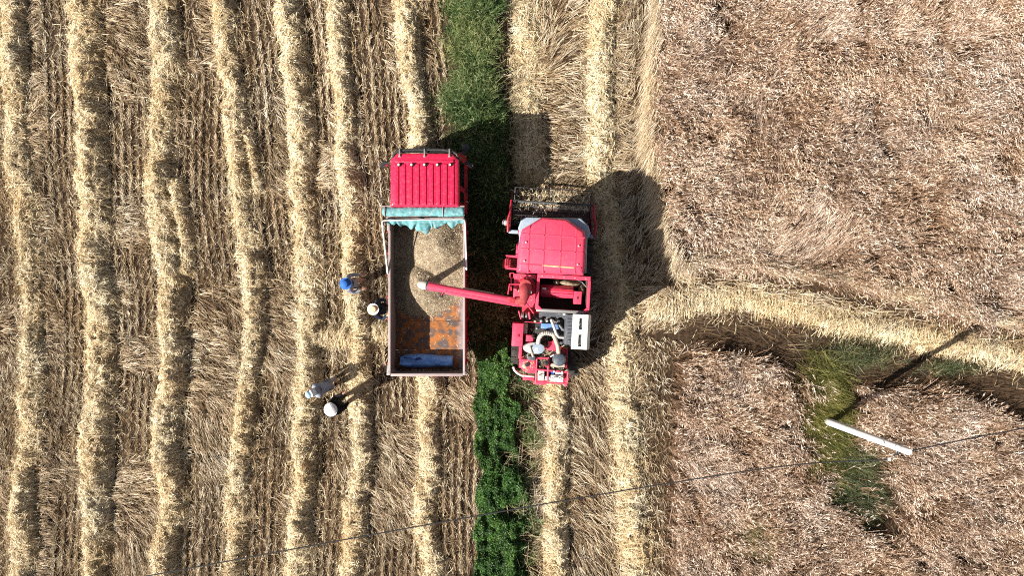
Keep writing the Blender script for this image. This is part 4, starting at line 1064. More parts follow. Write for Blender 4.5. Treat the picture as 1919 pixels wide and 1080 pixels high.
# grain tank
tz = 2.74
tc_ = [lp(1009, 517, tz), lp(1105, 523, tz), lp(1100, 586, tz), lp(1007, 579, tz)]
tx0, tx1 = (tc_[0].x + tc_[3].x) / 2, (tc_[1].x + tc_[2].x) / 2
ty1, ty0 = (tc_[0].y + tc_[1].y) / 2, (tc_[2].y + tc_[3].y) / 2
tank = MB()
t_ = 0.03
tank.span((tx0, ty0, 1.7), (tx0 + t_, ty1, tz)); tank.span((tx1 - t_, ty0, 1.7), (tx1, ty1, tz))
tank.span((tx0 + t_, ty1 - t_, 1.7), (tx1 - t_, ty1, tz)); tank.span((tx0 + t_, ty0, 1.7), (tx1 - t_, ty0 + t_, tz))
tank.span((tx0 + t_, ty0 + t_, 1.64), (tx1 - t_, ty1 - t_, 1.72))
tk = tank.build('grain_tank', DARKIN, comb)
for nm, A, B, m in (('tank_rim', (tx0 - .04, ty1 - .055, tz + .002), (tx1 + .03, ty1 + .06, tz + .05), CRED), ('tank_rim', (tx1 - .035, ty0, tz + .004), (tx1 + .045, ty1 - .06, tz + .052), CRED),
                    ('tank_rim', (tx0 - .05, ty0, tz + .004), (tx0 + .035, ty1 - .06, tz + .052), CRED), ('tank_lip', (tx0 - .02, ty0 - .06, tz - .03), (tx1 - .10, ty0 + .02, tz + .02), STEEL)):
    MB().span(A, B).build(nm, m, tk, 0.010)
for sx, X in ((1, tx0 + .02), (-1, tx1 - .03)):
    MB().prism([(X, ty0 + .0), (X + sx * .13, ty0 + .0), (X, ty0 + .13)], tz + .056, tz + .07).build('corner_gusset', CRED, tk)
for k in range(5):
    MB().lathe([(0, 0), (.02, 0), (.015, .02), (0, .022)], (tx0 + .1 + k * (tx1 - tx0 - .2) / 4, ty1, tz + .05), 8).build('rim_bolt', SILVER, tk)
c0, c1 = lp(1014, 533, 2.45), lp(1074, 560, 2.45)
ymid = (c0.y + c1.y) / 2; h3 = (c0.y - c1.y)
MB().rings([[Vector((X, y, z)) for y, z in ((c0.y, 2.30), (c0.y - h3 * .3, 2.43), (ymid + h3 * .0, 2.47), (c1.y + h3 * .28, 2.44), (c1.y, 2.28), (c1.y + .05, 2.2), (c0.y - .05, 2.2))] for X in (c0.x, c1.x)]).build('auger_cover', CRED, tk, 0.008)
for f in (0.32, 0.66): MB().span((c0.x + .02, c0.y - h3 * f - .006, 2.43), (c1.x - .02, c0.y - h3 * f + .006, 2.475)).build('cover_seam', CREDD, tk)
g0, g1 = lp(1076, 546, 2.5), lp(1089, 571, 2.5)
gb = MB().span((g0.x, g0.y, 2.1), (g1.x, g1.y, 2.5)).build('gearbox_cover', CRED, tk, 0.012)
MB().box(((g0.x + g1.x) / 2, (g0.y + g1.y) / 2, 2.507), (.03, .08, .02)).build('cover_slot', DARKMETAL, gb)
MB().box((c0.x + .1, ymid + .06, 2.475), (.11, .06, .006)).build('warning_label', PLASTW, tk)
# grain left in the tank corner
def heap(cx, cy, rx, ry, z, h, name):
    rr = []
    for f, zz in ((1, 0), (.7, .35), (.4, .7), (.1, 1)):
        rr.append([Vector((cx + rx * f * math.cos(a) * (1 + .3 * wr(a * 2, f * 3, 31)), cy + ry * f * math.sin(a) * (1 + .3 * wr(a * 3, f * 2, 33)), z + h * zz)) for a in [2 * math.pi * k / 16 for k in range(16)]])
    return MB().rings(rr).build(name, GRAIN, tk, smooth=60)
heap(tx0 + .95, ty1 - .16, .34, .12, 2.2, .22, 'grain_remnant'); heap(tx1 - .14, ty1 - .34, .12, .2, 2.15, .3, 'grain_remnant'); heap(tx0 + .55, ty1 - .15, .1, .1, 2.2, .15, 'grain_remnant')
MB().tube([(tx1 - .4, ty1 - .02, 2.7), (tx1 - .2, ty1 - .10, 2.62), (tx1 - .05, ty1 - .25, 2.66)], 0.02, 8).build('tank_hose', GREYM, tk)

# turret deck left of the tank with the unloading auger
d0, d1 = lp(964, 513, 2.45), lp(1008, 577, 2.45)
dk = MB().span((d0.x, d0.y, 2.33), (tx0 - .055, d1.y, 2.45)).build('tank_side_deck', CRED, comb, 0.012)
MB().span((d0.x + .06, d1.y + .03, 1.62), (tx0 - .06, d0.y - .03, 2.328)).build('elevator_housing', CREDD, comb, 0.02)
e0 = lp(985, 537, 2.9)
MB().lathe([(0.29, 2.452), (0.29, 2.50), (0.27, 2.52), (0.0, 2.52)], (e0.x + .03, e0.y - .02, 0), 28).build('turret_ring', CREDD, dk)
MB().lathe([(0.0, 2.60), (0.10, 2.60), (0.10, 2.64), (0.0, 2.645)], (e0.x + .22, e0.y + .14, -0.14), 18).build('hatch_cap', DARKMETAL, dk)
# elbow and tube
S0 = lp(972, 566, 3.0); S1 = lp(802, 536, 3.06); dirv = (S1 - S0).normalized()
elb = MB().tube([(e0.x, e0.y, 2.50), (e0.x, e0.y, 2.72), (e0.x - .0, e0.y - .06, 2.87), (e0.x - .02, e0.y - .16, 2.97), (e0.x - .05, e0.y - .28, 3.0), (S0.x + .10, S0.y + .02, 3.0), S0 + dirv * .12],
                [.185, .185, .18, .175, .17, .16, .14], 16).build('auger_elbow', TERRA, comb, smooth=50)
MB().lathe([(0.0, 2.86), (0.12, 2.88), (0.17, 2.93), (0.17, 2.96), (0.0, 2.985)], (e0.x - .01, e0.y + .02, -.02), 18).build('elbow_cap', TERRA, elb)
MB().tube([(e0.x - .20, e0.y - .13, 2.99), (e0.x + .18, e0.y - .16, 2.99)], 0.045, 8).build('elbow_clamp', SILVER, elb)
au = MB().tube([S0, S1], 0.105, 18).build('auger_tube', CRED, comb)
side = Vector((-dirv.y, dirv.x, 0))          # towards the rear of the harvester
if side.y > 0: side = -side
S2 = S1 + (S0 - S1) * 0.20
rr_ = []
for P_ in (S0 + Vector((0, 0, .06)), S2 + Vector((0, 0, .06))):
    rr_.append([P_ + side * a + Vector((0, 0, z)) for a, z in ((.05, -.03), (.14, -.03), (.14, .045), (.05, .045))])
MB().rings(rr_).build('auger_rail', CRED, au, 0.008)
MB().tube([S1 + (S0 - S1) * .22, S1 - dirv * -.0], [.105, .128], 18).build('auger_head', CRED, au)
MB().tube([S1 + dirv * .0, S1 + dirv * .03], [.13, .13], 18).build('head_flange', GREYM, au)
MB().tube([S1 + dirv * .03, S1 + dirv * .12 - Vector((0, 0, .02)), S1 + dirv * .20 - Vector((0, 0, .10)), S1 + dirv * .23 - Vector((0, 0, .26))], [.12, .13, .12, .11], 16).build('canvas_spout', HOSEW, au, smooth=60)
lb = S1 + (S0 - S1) * .16 + side * .2
MB().box((lb.x, lb.y, 2.98), (.10, .12, .10)).build('work_lamp', DARKMETAL, au, 0.012)
MB().tube([S2 - side * .06, lb], 0.014, 6).build('lamp_bracket', CRED, au)
q0, q1 = S1 + (S0 - S1) * .38 - side * .11, S1 + (S0 - S1) * .72 - side * .11
MB().tube([q0, q1], 0.022, 6).build('grease_line', DUSTY, au)
br = S0 + dirv * .1
MB().box((br.x - .12, br.y + .03, 3.12), (.22, .15, .06), (0, 0, math.atan2(dirv.y, dirv.x))).build('pivot_bracket', CREDD, au, 0.01)
MB().tube([lp(952, 552, 3.0), lp(955, 533, 2.9), lp(975, 533, 2.85)], 0.022, 8).build('auger_guard', CRED, comb)
MB().tube([lp(982, 562, 3.0), lp(1000, 587, 2.3)], 0.025, 8).build('auger_strut', CRED, comb)
MB().tube([lp(958, 521, 2.4), lp(958, 545, 2.4)], 0.016, 8).tube([lp(956, 512, 2.4), lp(963, 512, 2.4), lp(963, 521, 2.4), lp(956, 521, 2.4), lp(956, 512, 2.4)], 0.018, 6).build('deck_guard', CRED, comb)

# engine deck
cbox('engine_deck', (982, 588), (1076, 652), 1.50, 1.66, DARKMETAL)
cbox('engine_deck', (982, 652.5), (1058, 702), 1.48, 1.64, DARKMETAL)
eng = cbox('engine_block', (1004, 596), (1058, 628), 1.66, 2.02, DARKMETAL)
cbox('valve_cover', (1014, 606), (1047, 618), 2.02, 2.14, ENGB, eng, 0.025)
for k in range(4):
    cbox('injector', (1012 + k * 11, 600), (1016 + k * 11, 604), 2.02, 2.11, SILVER, eng, 0.008)
    MB().tube([lp(1013 + k * 11, 602, 2.08), lp(1011 + k * 10, 598, 2.13), lp(1018 + k * 9, 594, 2.06)], 0.012, 6).build('fuel_line', STEEL if k % 2 else BLACKP, eng)
for k in range(9):
    x, y = random.uniform(1000, 1056), random.uniform(594, 632); r = random.uniform(.025, .055)
    b = lp(x, y, 1.95); MB().lathe([(0, 0), (r, 0), (r, .1), (r * .6, .14), (0, .14)], (b.x, b.y, 1.93 + random.random() * .07), 12).build('engine_fitting', random.choice([SILVER, DARKMETAL, STEEL, DUSTY]), eng)
for k in range(6):
    b = lp(1006 + k * 10, 629, 2.0); MB().tube([(b.x, b.y, 1.8), (b.x + .03, b.y + .06, 2.03), (b.x + .10, b.y + .10, 2.0)], 0.016, 6).build('engine_cable', BLACKP if k % 2 else GREYM, eng)
for k in range(16):
    x, y = random.uniform(986, 1058), random.uniform(598, 690); a = random.uniform(0, 6.28); b = lp(x, y, 1.95)
    if random.random() < .5:
        MB().box((b.x, b.y, 1.78 + random.random() * .2), (random.uniform(.06, .2), random.uniform(.05, .14), random.uniform(.1, .22)), (0, 0, a)).build('engine_cover', random.choice([DARKMETAL, BLACKP, DARKMETAL, GREYM, CREDD]), comb, .012)
    else:
        z = 1.9 + random.random() * .18; L_ = random.uniform(.1, .25)
        MB().tube([(b.x, b.y, z - .1), (b.x + L_ * .4 * math.cos(a), b.y + L_ * .4 * math.sin(a), z), (b.x + L_ * math.cos(a + .5), b.y + L_ * math.sin(a + .5), z - .08)], random.uniform(.012, .03), 8).build('engine_hose', random.choice([BLACKP, DARKMETAL, STEEL, BLACKP]), comb, smooth=60)
# heat shield with its scalloped edge
pts = [lp(1010, 583, 2.2), lp(1064, 587, 2.2)]
ed = []
for k in range(15):
    f = k / 14; ed.append(lp(1064 - 54 * f, 597 - 3.5 * f + (2.2 if k % 4 in (1, 2) else -1.2) , 2.2))
MB().prism([Vector((v.x, v.y, 0)) for v in pts + ed], 2.17, 2.19).build('heat_shield', GREYM, comb)
b = lp(1057, 590, 2.2); MB().box((b.x, b.y, 2.197), (.07, .045, .01)).build('warning_label', PLASTW, comb)
# radiator and white intake cover
rad = cbox('radiator', (1061, 589), (1074, 647), 1.6, 2.60, GREYM)
for k in range(8):
    a = lp(1063, 592 + k * 6.6, 2.6); MB().span((a.x, a.y - .012, 2.602), (a.x + .16, a.y + .012, 2.62)).build('radiator_fin', GREYM, rad)
wa, wb = lp(1074, 589, 2.97), lp(1099, 656, 2.97)
s0, s1 = lp(1086, 596, 2.97), lp(1091, 618, 2.97); s2, s3 = lp(1084.5, 627, 2.97), lp(1090, 650, 2.97)
cov = MB()
xs_ = [wa.x, s0.x, s1.x, wb.x]; ys_ = [wb.y, s3.y, s2.y, s1.y, s0.y, wa.y]
for i in range(3):
    for j in range(5):
        if i == 1 and j in (1, 3): continue
        cov.span((xs_[i] + .0005, ys_[j] + .0005, 2.91), (xs_[i + 1] - .0005, ys_[j + 1] - .0005, 2.97))
cv = cov.build('intake_cover', WHITEP, comb)
cv.modifiers.new('weld', 'WELD').merge_threshold = 0.002
MB().span((wa.x + .02, wb.y + .02, 1.65), (wb.x - .02, wa.y - .02, 2.905)).build('intake_box', GREYM, cv, 0.02)
MB().rings([[Vector((wb.x, y, z)) for y, z in ((wb.y, 2.91), (wa.y, 2.91), (wa.y, 2.965), (wb.y, 2.965))], [Vector((wb.x + .10, y, z)) for y, z in ((wb.y, 2.73), (wa.y, 2.73), (wa.y, 2.79), (wb.y, 2.79))]]).build('cover_skirt', WHITEP, cv, 0.01)
# hoses and pipes
MB().tube([lp(1008, 645, 2.1), lp(1010, 634, 2.2), lp(1016, 626, 2.26), lp(1025, 624, 2.26), lp(1034, 626, 2.2)], 0.060, 12).build('intake_hose', HOSEW, comb, smooth=60)
hp = [lp(1008, 645, 2.1), lp(1010, 634, 2.2), lp(1016, 626, 2.26), lp(1025, 624, 2.26), lp(1034, 626, 2.2)]
for k in range(12):
    f = k / 11 * 4; i = min(int(f), 3); t = f - i; c = hp[i].lerp(hp[i + 1], t); d = (hp[i + 1] - hp[i]).normalized() * .012
    MB().tube([c - d, c + d], 0.070, 12).build('hose_ridge', HOSEW, comb)
MB().tube([lp(1036, 627, 2.2), lp(1040, 634, 2.24), lp(1045, 648, 2.22), lp(1047, 662, 2.15)], [.058, .06, .06, .065], 12).build('air_pipe', DUSTY, comb, smooth=60)
MB().tube([lp(1033, 599, 2.25), lp(1037, 610, 2.3), lp(1043, 627, 2.28), lp(1047, 632, 2.25), lp(1066, 634, 2.2)], 0.045, 10).build('coolant_pipe', SILVER, comb, smooth=60)
MB().tube([lp(1048, 609, 2.2), lp(1054, 617, 2.22), lp(1064, 622, 2.2)], 0.045, 10).build('coolant_hose', GREYM, comb, smooth=60)
# oval muffler and air cleaner drum
ov = lp(1001, 653, 2.1)
om = MB().lathe([(0.0, 1.75), (0.95, 1.75), (1.0, 1.8), (1.0, 2.05), (0.93, 2.10), (0.0, 2.12)], (ov.x, ov.y, 0), 28, sx=0.335, sy=0.175).build('oval_silencer', SILVER, comb)
hx = [lp(x, y, 2.16) for x, y in ((997, 652), (1001, 646), (1013, 645), (1019, 649), (1021, 655), (1016, 662), (1008, 664), (1000, 660))]
hm = MB().prism([Vector((v.x, v.y, 0)) for v in hx], 2.10, 2.165).build('silencer_plate', GREYB, om, 0.008)
b = lp(1006, 655, 2.17)
em = MB().tube([(b.x + .03 * math.cos(a), b.y + .024 + .024 * math.sin(a), 2.168) for a in [k * math.pi / 6 for k in range(13)]], .007, 6).tube([(b.x + .032 * math.cos(a), b.y - .026 + .028 * math.sin(a), 2.168) for a in [k * math.pi / 6 for k in range(13)]], .007, 6)
em.build('emblem', PLASTW, hm)['kind'] = 'stuff'
MB().tube([lp(993, 650, 2.15), lp(996, 660, 2.15), lp(999, 668, 2.0)], 0.035, 8).build('exhaust_pipe', DUSTY, om, smooth=60)
dr = lp(1048.5, 675, 2.1)
dm = MB().lathe([(0.0, 1.66), (0.19, 1.66), (0.19, 2.06), (0.175, 2.10), (0.12, 2.125), (0.0, 2.13)], (dr.x, dr.y, 0), 28).build('air_cleaner', DRUM, comb)
MB().lathe([(0.193, 1.95), (0.20, 1.95), (0.20, 2.0), (0.193, 2.0)], (dr.x, dr.y, 0), 28).build('clamp_band', STEEL, dm)
MB().box((dr.x - .02, dr.y - .2, 1.72), (.42, .10, .2)).build('drum_bracket', DUSTY, dm, 0.015)
# side covers, belts, deck plates
sc0 = cbox('side_cover', (961, 606), (979, 650), 1.2, 2.12, CRED, None, 0.02)
cbox('cover_hinge', (969, 627), (973, 632), 2.12, 2.14, CREDD, sc0, 0.004)
cbox('dusty_ledge', (980, 606), (988, 626), 1.7, 2.0, DUSTY)
cbox('deck_plate', (985, 628), (999, 641), 1.7, 2.02, CRED)
cbox('deck_plate', (1027, 640), (1042, 658), 1.66, 1.95, CRED)
cbox('deck_plate', (1036, 638), (1044, 646), 1.95, 2.05, CRED)
cbox('frame_rail', (973, 650), (977, 673), 1.6, 2.0, CRED)
cbox('frame_rail', (983, 603), (1015, 606), 1.9, 2.05, CRED)
for k, (x, y) in enumerate(((979, 592), (986, 592))):
    b = lp(x, y, 1.9); pl = MB().lathe([(0.0, -.03), (.12, -.03), (.12, -.02), (.095, -.005), (.095, .005), (.12, .02), (.12, .03), (0.0, .03)], (b.x, b.y, 1.78), 20, 'x').build('belt_pulley', STEEL, comb)
    MB().tube([(b.x, b.y + .11, 1.78), (b.x, b.y - .55, 1.70)], 0.014, 6).build('drive_belt', BLACKP, comb)
MB().tube([lp(976, 598, 2.0), lp(972, 583, 2.1)], 0.02, 6).build('control_rod', CRED, comb)
MB().tube([lp(993, 598, 2.0), lp(991, 585, 2.1)], 0.03, 6).build('control_rod', CRED, comb)
for k in range(10):
    x, y = random.uniform(982, 1003), random.uniform(606, 642); b = lp(x, y, 1.8); r = random.uniform(.02, .05)
    MB().lathe([(0, 0), (r, 0), (r, .12), (r * .5, .16), (0, .16)], (b.x, b.y, 1.66 + random.random() * .15), 10).build('valve_fitting', random.choice([DUSTY, SILVER, DARKMETAL, CREDD]), comb)
# fuel tank at the rear left
ft = [lp(x, y, 1.75) for x, y in ((976, 673), (1003, 674), (1003, 700), (990, 700), (981, 696), (975, 689), (973, 681))]
ftk = MB().prism([Vector((v.x, v.y, 0)) for v in ft], 1.1, 1.75).build('fuel_tank', CRED, comb, 0.03)
b = lp(988, 684, 1.78); MB().lathe([(0, 1.75), (.065, 1.75), (.065, 1.79), (0, 1.795)], (b.x, b.y, 0), 16).build('filler_cap', DARKMETAL, ftk)
b = lp(983, 687, 1.78); MB().lathe([(0, 1.752), (.07, 1.752), (.05, 1.765), (0, 1.768)], (b.x, b.y, 0), 12).build('spill_dust', DUSTY, ftk)
cbox('battery', (989, 668), (1003, 676), 1.66, 1.86, GREYM)
# rear rack of red tubes
rk = MB()
zr = 1.72
for a, b in (((1006, 670), (1004, 718)), ((1028, 670), (1026, 716)), ((1064, 698), (1063, 718)), ((1006, 671), (1028, 672)), ((1006, 693), (1064, 698)), ((1004, 717), (1063, 719))):
    MB().tube([lp(*a, zr), lp(*b, zr)], 0.028, 8).build('rack_tube', CRED, comb)
rf = cbox('rack_floor', (1005, 693), (1063, 717), 1.30, 1.34, CREDD, None, 0.006)
tri = [lp(1007, 672, 1.6), lp(1027, 672, 1.6), lp(1007, 690, 1.6)]
MB().prism([Vector((v.x, v.y, 0)) for v in tri], 1.55, 1.60).build('rack_gusset', CRED, comb)
MB().prism([Vector((v.x, v.y, 0)) for v in (lp(1057, 722, 1.5), lp(1066, 701, 1.5), lp(1066, 712, 1.5), lp(1060, 727, 1.5))], 1.1, 1.5).build('rear_bracket', CRED, comb, 0.01)
cbox('rear_bumper', (980, 707), (1000, 714), 0.9, 1.25, CRED, None, 0.015)
cbox('rear_bumper', (1000, 713), (1024, 722), 0.9, 1.3, CRED, None, 0.015)
MB().tube([lp(962, 688, 1.2), lp(964, 694, 1.2), lp(970, 700, 1.2), lp(977, 704, 1.2), lp(1001, 707, 1.2)], 0.035, 8).build('bumper_bar', WHITEP, comb, smooth=60)
MB().tube([lp(1064, 709, 1.1), lp(1074, 703, 1.1)], 0.03, 8).build('bumper_bar', WHITEP, comb)

# header: table, screw, dividers, reel
hz = 0.95
hl, hr = lp(957, 400, hz), lp(1111, 405, hz)
hcx = (hl.x + hr.x) / 2; hw = (hr.x - hl.x) / 2
y_back = lp(1035, 440, hz).y; y_front = lp(1035, 391, .3).y
head = MB()
head.rings([[Vector((x, y, z)) for y, z in ((y_back, 1.05), (y_back, .35), (y_back + .25, .22), (y_front, .18), (y_front, .21), (y_back + .27, .26), (y_back + .05, .38), (y_back + .05, 1.05))] for x in (hcx - hw, hcx + hw)])
hd = head.build('header_table', mat('worn_header_steel', (0.07, 0.03, 0.03), 0.6, dirt=(0.25, 0.17, 0.11), dirt_amt=0.5, scale=8), comb)
MB().span((hcx - hw - .03, y_back - .05, 1.055), (hcx + hw + .05, y_back + .06, 1.17)).build('header_beam', GREYB, hd, 0.02)
scw = MB().tube([(hcx - hw + .05, y_back + .32, .52), (hcx + hw - .05, y_back + .32, .52)], 0.13, 16).build('screw_conveyor', DARKMETAL, hd)
fl = []; ff = []
for s, xa, xb in ((1, hcx - hw + .06, hcx - .15), (-1, hcx + .15, hcx + hw - .06)):
    o_ = len(fl)
    for k in range(61):
        f = k / 60; a = s * f * 5 * 2 * math.pi; x = xa + (xb - xa) * f
        for r_ in (.12, .24): fl.append((x, y_back + .32 + r_ * math.cos(a), .52 + r_ * math.sin(a)))
    ff += [(o_ + 2 * k, o_ + 2 * k + 1, o_ + 2 * k + 3, o_ + 2 * k + 2) for k in range(60)]
MB().add(fl, ff).build('screw_flight', DARKMETAL, scw)
for s in (-1, 1):
    X = hcx + s * hw
    side_ = [(y_back - .02, .30), (y_front + .05, .16), (y_front + .55, .12), (y_front + .25, .42), (y_back + .35, .92), (y_back - .02, 1.08)]
    dv = MB().rings([[Vector((X - .025, y, z)) for y, z in side_], [Vector((X + .025, y, z)) for y, z in side_]]).build('crop_divider', mat('dark_red_divider', (0.16, 0.012, 0.025), 0.5, dirt=(0.2, 0.14, 0.1), dirt_amt=0.5), hd, 0.012)  # dividers have their own even, darker red
    MB().tube([(X + s * .05, y_back - .02, 1.22), (X + s * .07, y_back + .35, 1.32), (X + s * .02, y_back + .55, 1.25), (X + s * .0, y_front + .1, 1.08)], [.035, .04, .04, .03], 8).build('reel_arm', CREDD, comb, smooth=60)
# sickle bar
MB().span((hcx - hw, y_front - .02, .175), (hcx + hw, y_front + .05, .20)).build('cutter_bar', STEEL, hd)
for k in range(34):
    x = hcx - hw + .04 + k * (2 * hw - .08) / 33
    MB().prism([(x - .03, y_front + .05), (x + .03, y_front + .05), (x, y_front + .15)], .18, .195).build('guard_finger', STEEL, hd)
# reel
ra = lp(1035, 381, 1.05); ry, rz, rr0 = ra.y, 1.05, 0.45
reel = MB().tube([(hcx - hw + .06, ry, rz), (hcx + hw - .06, ry, rz)], 0.032, 12).build('reel_shaft', GREYM, comb)
for k in range(5):
    a = math.radians(22 + 72 * k); by, bz = ry + rr0 * math.cos(a), rz + rr0 * math.sin(a)
    bat = MB().tube([(hcx - hw + .08, by, bz), (hcx + hw - .08, by, bz)], 0.015, 8).build('reel_bat', DARKMETAL, reel)
    tn = MB()
    for j in range(22):
        x = hcx - hw + .14 + j * (2 * hw - .28) / 21
        tn.tube([(x, by, bz), (x, by - .03, bz - .10), (x, by - .01, bz - .22)], .006, 4)
    t_ = tn.build('reel_tines', STEEL, bat); t_['kind'] = 'stuff'
    for x in (hcx - hw + .10, hcx, hcx + hw - .10):
        MB().tube([(x, ry, rz), (x, by, bz)], 0.013, 6).build('reel_spoke', DARKMETAL, reel)
b = lp(947, 417, 1.3)
MB().tube([(hcx - hw, b.y, 1.2), (b.x + .05, b.y, 1.25)], 0.02, 6).build('lamp_bracket', DARKMETAL, comb)
MB().lathe([(0.0, 0.0), (0.09, 0.0), (0.10, 0.05), (0.06, 0.13), (0.0, 0.14)], (b.x, b.y, 1.2), 14).build('header_lamp', SILVER, comb)
b = lp(1113, 423, 1.3); MB().box((b.x, b.y, 1.2), (.10, .07, .1), (0, 0, .5)).build('divider_bracket', GREYM, comb, 0.01)
# feeder house
fa, fb = lp(1010, 440, 1.3), lp(1062, 480, 1.3)
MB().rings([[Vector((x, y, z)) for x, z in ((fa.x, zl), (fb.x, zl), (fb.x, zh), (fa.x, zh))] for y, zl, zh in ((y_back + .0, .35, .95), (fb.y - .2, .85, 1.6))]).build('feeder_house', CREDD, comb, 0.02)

# straw caught on the header
n = 900
x = uni(hcx - hw + .1, hcx + hw - .1, n); f = rng.choice([y_back + .35, y_back + .42, y_front + .05, y_front + .15, ry + .3], n) + nrm(0, .06, n)
V, Fq, T = strands(x, f, np.where(f > ry + .2, .75, .42) + uni(0, .12, n), uni(0, 6.28, n), nrm(0, .25, n), uni(.08, .25, n), uni(.008, .014, n), np.clip(nrm(.75, .2, n), 0, 1))
hs = np_mesh('caught_straw', V, Fq, T, M_STRAW, comb); hs['kind'] = 'stuff'

# falling grain between spout and heap
sp_w = comb.matrix_basis @ (S1 + dirv * .23 - Vector((0, 0, .24)))
zb = BF + float(pile_h(np.array([sp_w.x]), np.array([sp_w.y]))[0]) - 0.03
rg = []
for k in range(13):
    f = k / 12; z = sp_w.z + (zb - sp_w.z) * f
    r_ = 0.095 - 0.015 * math.sin(f * 3.1) + 0.03 * f ** 3
    rg.append([Vector((r_ * (1 + .22 * wr(a * 2, f * 9, 41)) * math.cos(a), r_ * (1 + .22 * wr(a * 2 + 5, f * 9, 43)) * math.sin(a), z - zb)) for a in [2 * math.pi * q / 14 for q in range(14)]])
gs = MB().rings(rg).build('grain_stream', GRAIN, None, smooth=60)
gs.location = (sp_w.x, sp_w.y, zb)
tag(gs, 'stream of pale grain pouring from the auger spout onto the heap', 'grain')

# ------------------------------------------------------------------ white jugs on the rack
def to_world(v): return comb.matrix_basis @ v
def jug(px0, py0, px1, py1, z0, z1, label, m=PLASTW, name='plastic_jug', cat='jug'):
    a, b = lp(px0, py0, z1), lp(px1, py1, z1)
    c = (a + b) / 2; w, d = abs(b.x - a.x), abs(b.y - a.y)
    e = empty(name, to_world(Vector((c.x, c.y, z0))), CR)
    h = z1 - z0
    MB().prism([(-w / 2, -d / 2), (w / 2, -d / 2), (w / 2, d / 2), (-w / 2, d / 2)], 0, h * .8).build('jug_body', m, e, min(w, d) * .16, seg=3)
    MB().tube([(-w * .3, 0, h * .78), (-w * .28, 0, h * .98), (w * .05, 0, h * .98), (w * .12, 0, h * .8)], min(w, d) * .09, 8).build('handle', m, e, smooth=60)
    MB().lathe([(0, h * .78), (.03, h * .78), (.03, h * .95), (0, h * .96)], (w * .3, d * .1, 0), 12).build('cap', PLASTW, e)
    return tag(e, label, cat, 'containers in the harvester rear rack')
jug(1008, 695, 1020, 715, 1.342, 1.80, 'dusty grey white jug at the left end of the harvester rear rack', mat('dusty_jug', (0.5, 0.47, 0.42), .6, dirt=(.3, .25, .2), dirt_amt=.5))
jug(1021, 706, 1031, 715.5, 1.342, 1.74, 'small white jug second from the left in the harvester rear rack')
jug(1033, 704, 1043, 717, 1.342, 1.86, 'upright white jug in the middle of the harvester rear rack')
jug(1044, 705, 1056, 718, 1.342, 1.86, 'white jug at the rear right corner of the harvester rear rack')
jug(1042, 695, 1056, 703.5, 1.342, 1.80, 'white jug lying at the front right of the harvester rear rack')
jug(1034, 694, 1039, 702, 1.342, 1.80, 'small blue bottle between the white jugs in the harvester rack', mat('blue_bottle', (.03, .09, .42), .35), 'plastic_bottle', 'bottle')

# ------------------------------------------------------------------ pole and cable
pole = empty('utility_pole', at(1543, 787))
tag(pole, 'white concrete utility pole standing at the crop edge, carrying the cable', 'pole')
ptop = at(1703, 847, 4.82) - at(1543, 787)
ptop.z = 4.82
CONC = mat('white_concrete', (0.70, 0.69, 0.66), 0.75, dirt=(0.36, 0.33, 0.28), dirt_amt=0.5, scale=3)
MB().tube([(0, 0, -0.3), (0, 0, 0), ptop * 0.5, ptop, ptop + Vector((0, 0, .03))], [.125, .12, .105, .09, .07], 22).build('shaft', CONC, pole, smooth=50)
MB().tube([ptop * .905 + Vector((.1 * math.cos(a), .1 * math.sin(a), 0)) for a in [2 * math.pi * k / 20 for k in range(21)]], 0.012, 6).build('clamp_band', STEEL, pole)
MB().tube([ptop * .905 + Vector((-.05, -.09, 0)), ptop * .905 + Vector((-.12, -.24, .03)), ptop * .905 + Vector((-.26, -.30, .03))], 0.015, 6).build('cable_hook', STEEL, pole)
MB().box(ptop * .905 + Vector((-.02, -.10, .0)), (.06, .05, .08)).build('clamp_bolt', DARKMETAL, pole, .008)
MB().lathe([(0, -.04), (.03, -.04), (.045, -.02), (.028, 0), (.045, .02), (.03, .04), (0, .04)], ptop * .905 + Vector((-.27, -.30, .03)), 14).build('insulator', PLASTW, pole)
MB().tube([ptop * .955 + Vector((.095 * math.cos(a), .095 * math.sin(a), 0)) for a in [2 * math.pi * k / 20 for k in range(21)]], 0.010, 6).build('clamp_band', STEEL, pole)
lt = MB()
for k in range(9): lt.box(ptop * (.70 + .014 * k) + Vector((-.035, -.104 + .001 * k, 0)), (.05 if k % 3 else .035, .006, .025), (0, 0, -.3))
lt.build('painted_digits', DARKMETAL, pole)['kind'] = 'stuff'
hook = pole.location + ptop * .905 + Vector((-.26, -.30, .03))
cp = [at(-500, 1218, 4.9), at(-100, 1148, 4.5), at(285, 1079, 4.2), at(560, 1028, 4.02), at(880, 970, 3.92), at(1200, 915, 3.95), at(1480, 873, 4.15), hook]
cb = MB()
def smooth_line(P, m=8):
    out = []
    for i in range(len(P) - 1):
        p0, p1, p2, p3 = P[max(i - 1, 0)], P[i], P[i + 1], P[min(i + 2, len(P) - 1)]
        for k in range(m):
            t = k / m
            out.append(0.5 * ((2 * p1) + (p2 - p0) * t + (2 * p0 - 5 * p1 + 4 * p2 - p3) * t * t + (3 * p1 - p0 - 3 * p2 + p3) * t ** 3))
    return out + [P[-1]]
CABLE = mat('black_cable', (0.02, 0.02, 0.022), 0.6)
cbl = MB().tube(smooth_line(cp), 0.017, 6).build('overhead_cable', CABLE)
tag(cbl, 'black overhead cable running from the white pole to the lower left', 'cable')
rc = at(1709, 845, 4.5)
cb2 = MB().tube(smooth_line([hook + Vector((.1, .12, .02)), rc, at(1800, 826, 4.4), at(1919, 803, 4.35), at(2200, 748, 4.4), at(2600, 670, 4.9)]), 0.017, 6).build('overhead_cable', CABLE)
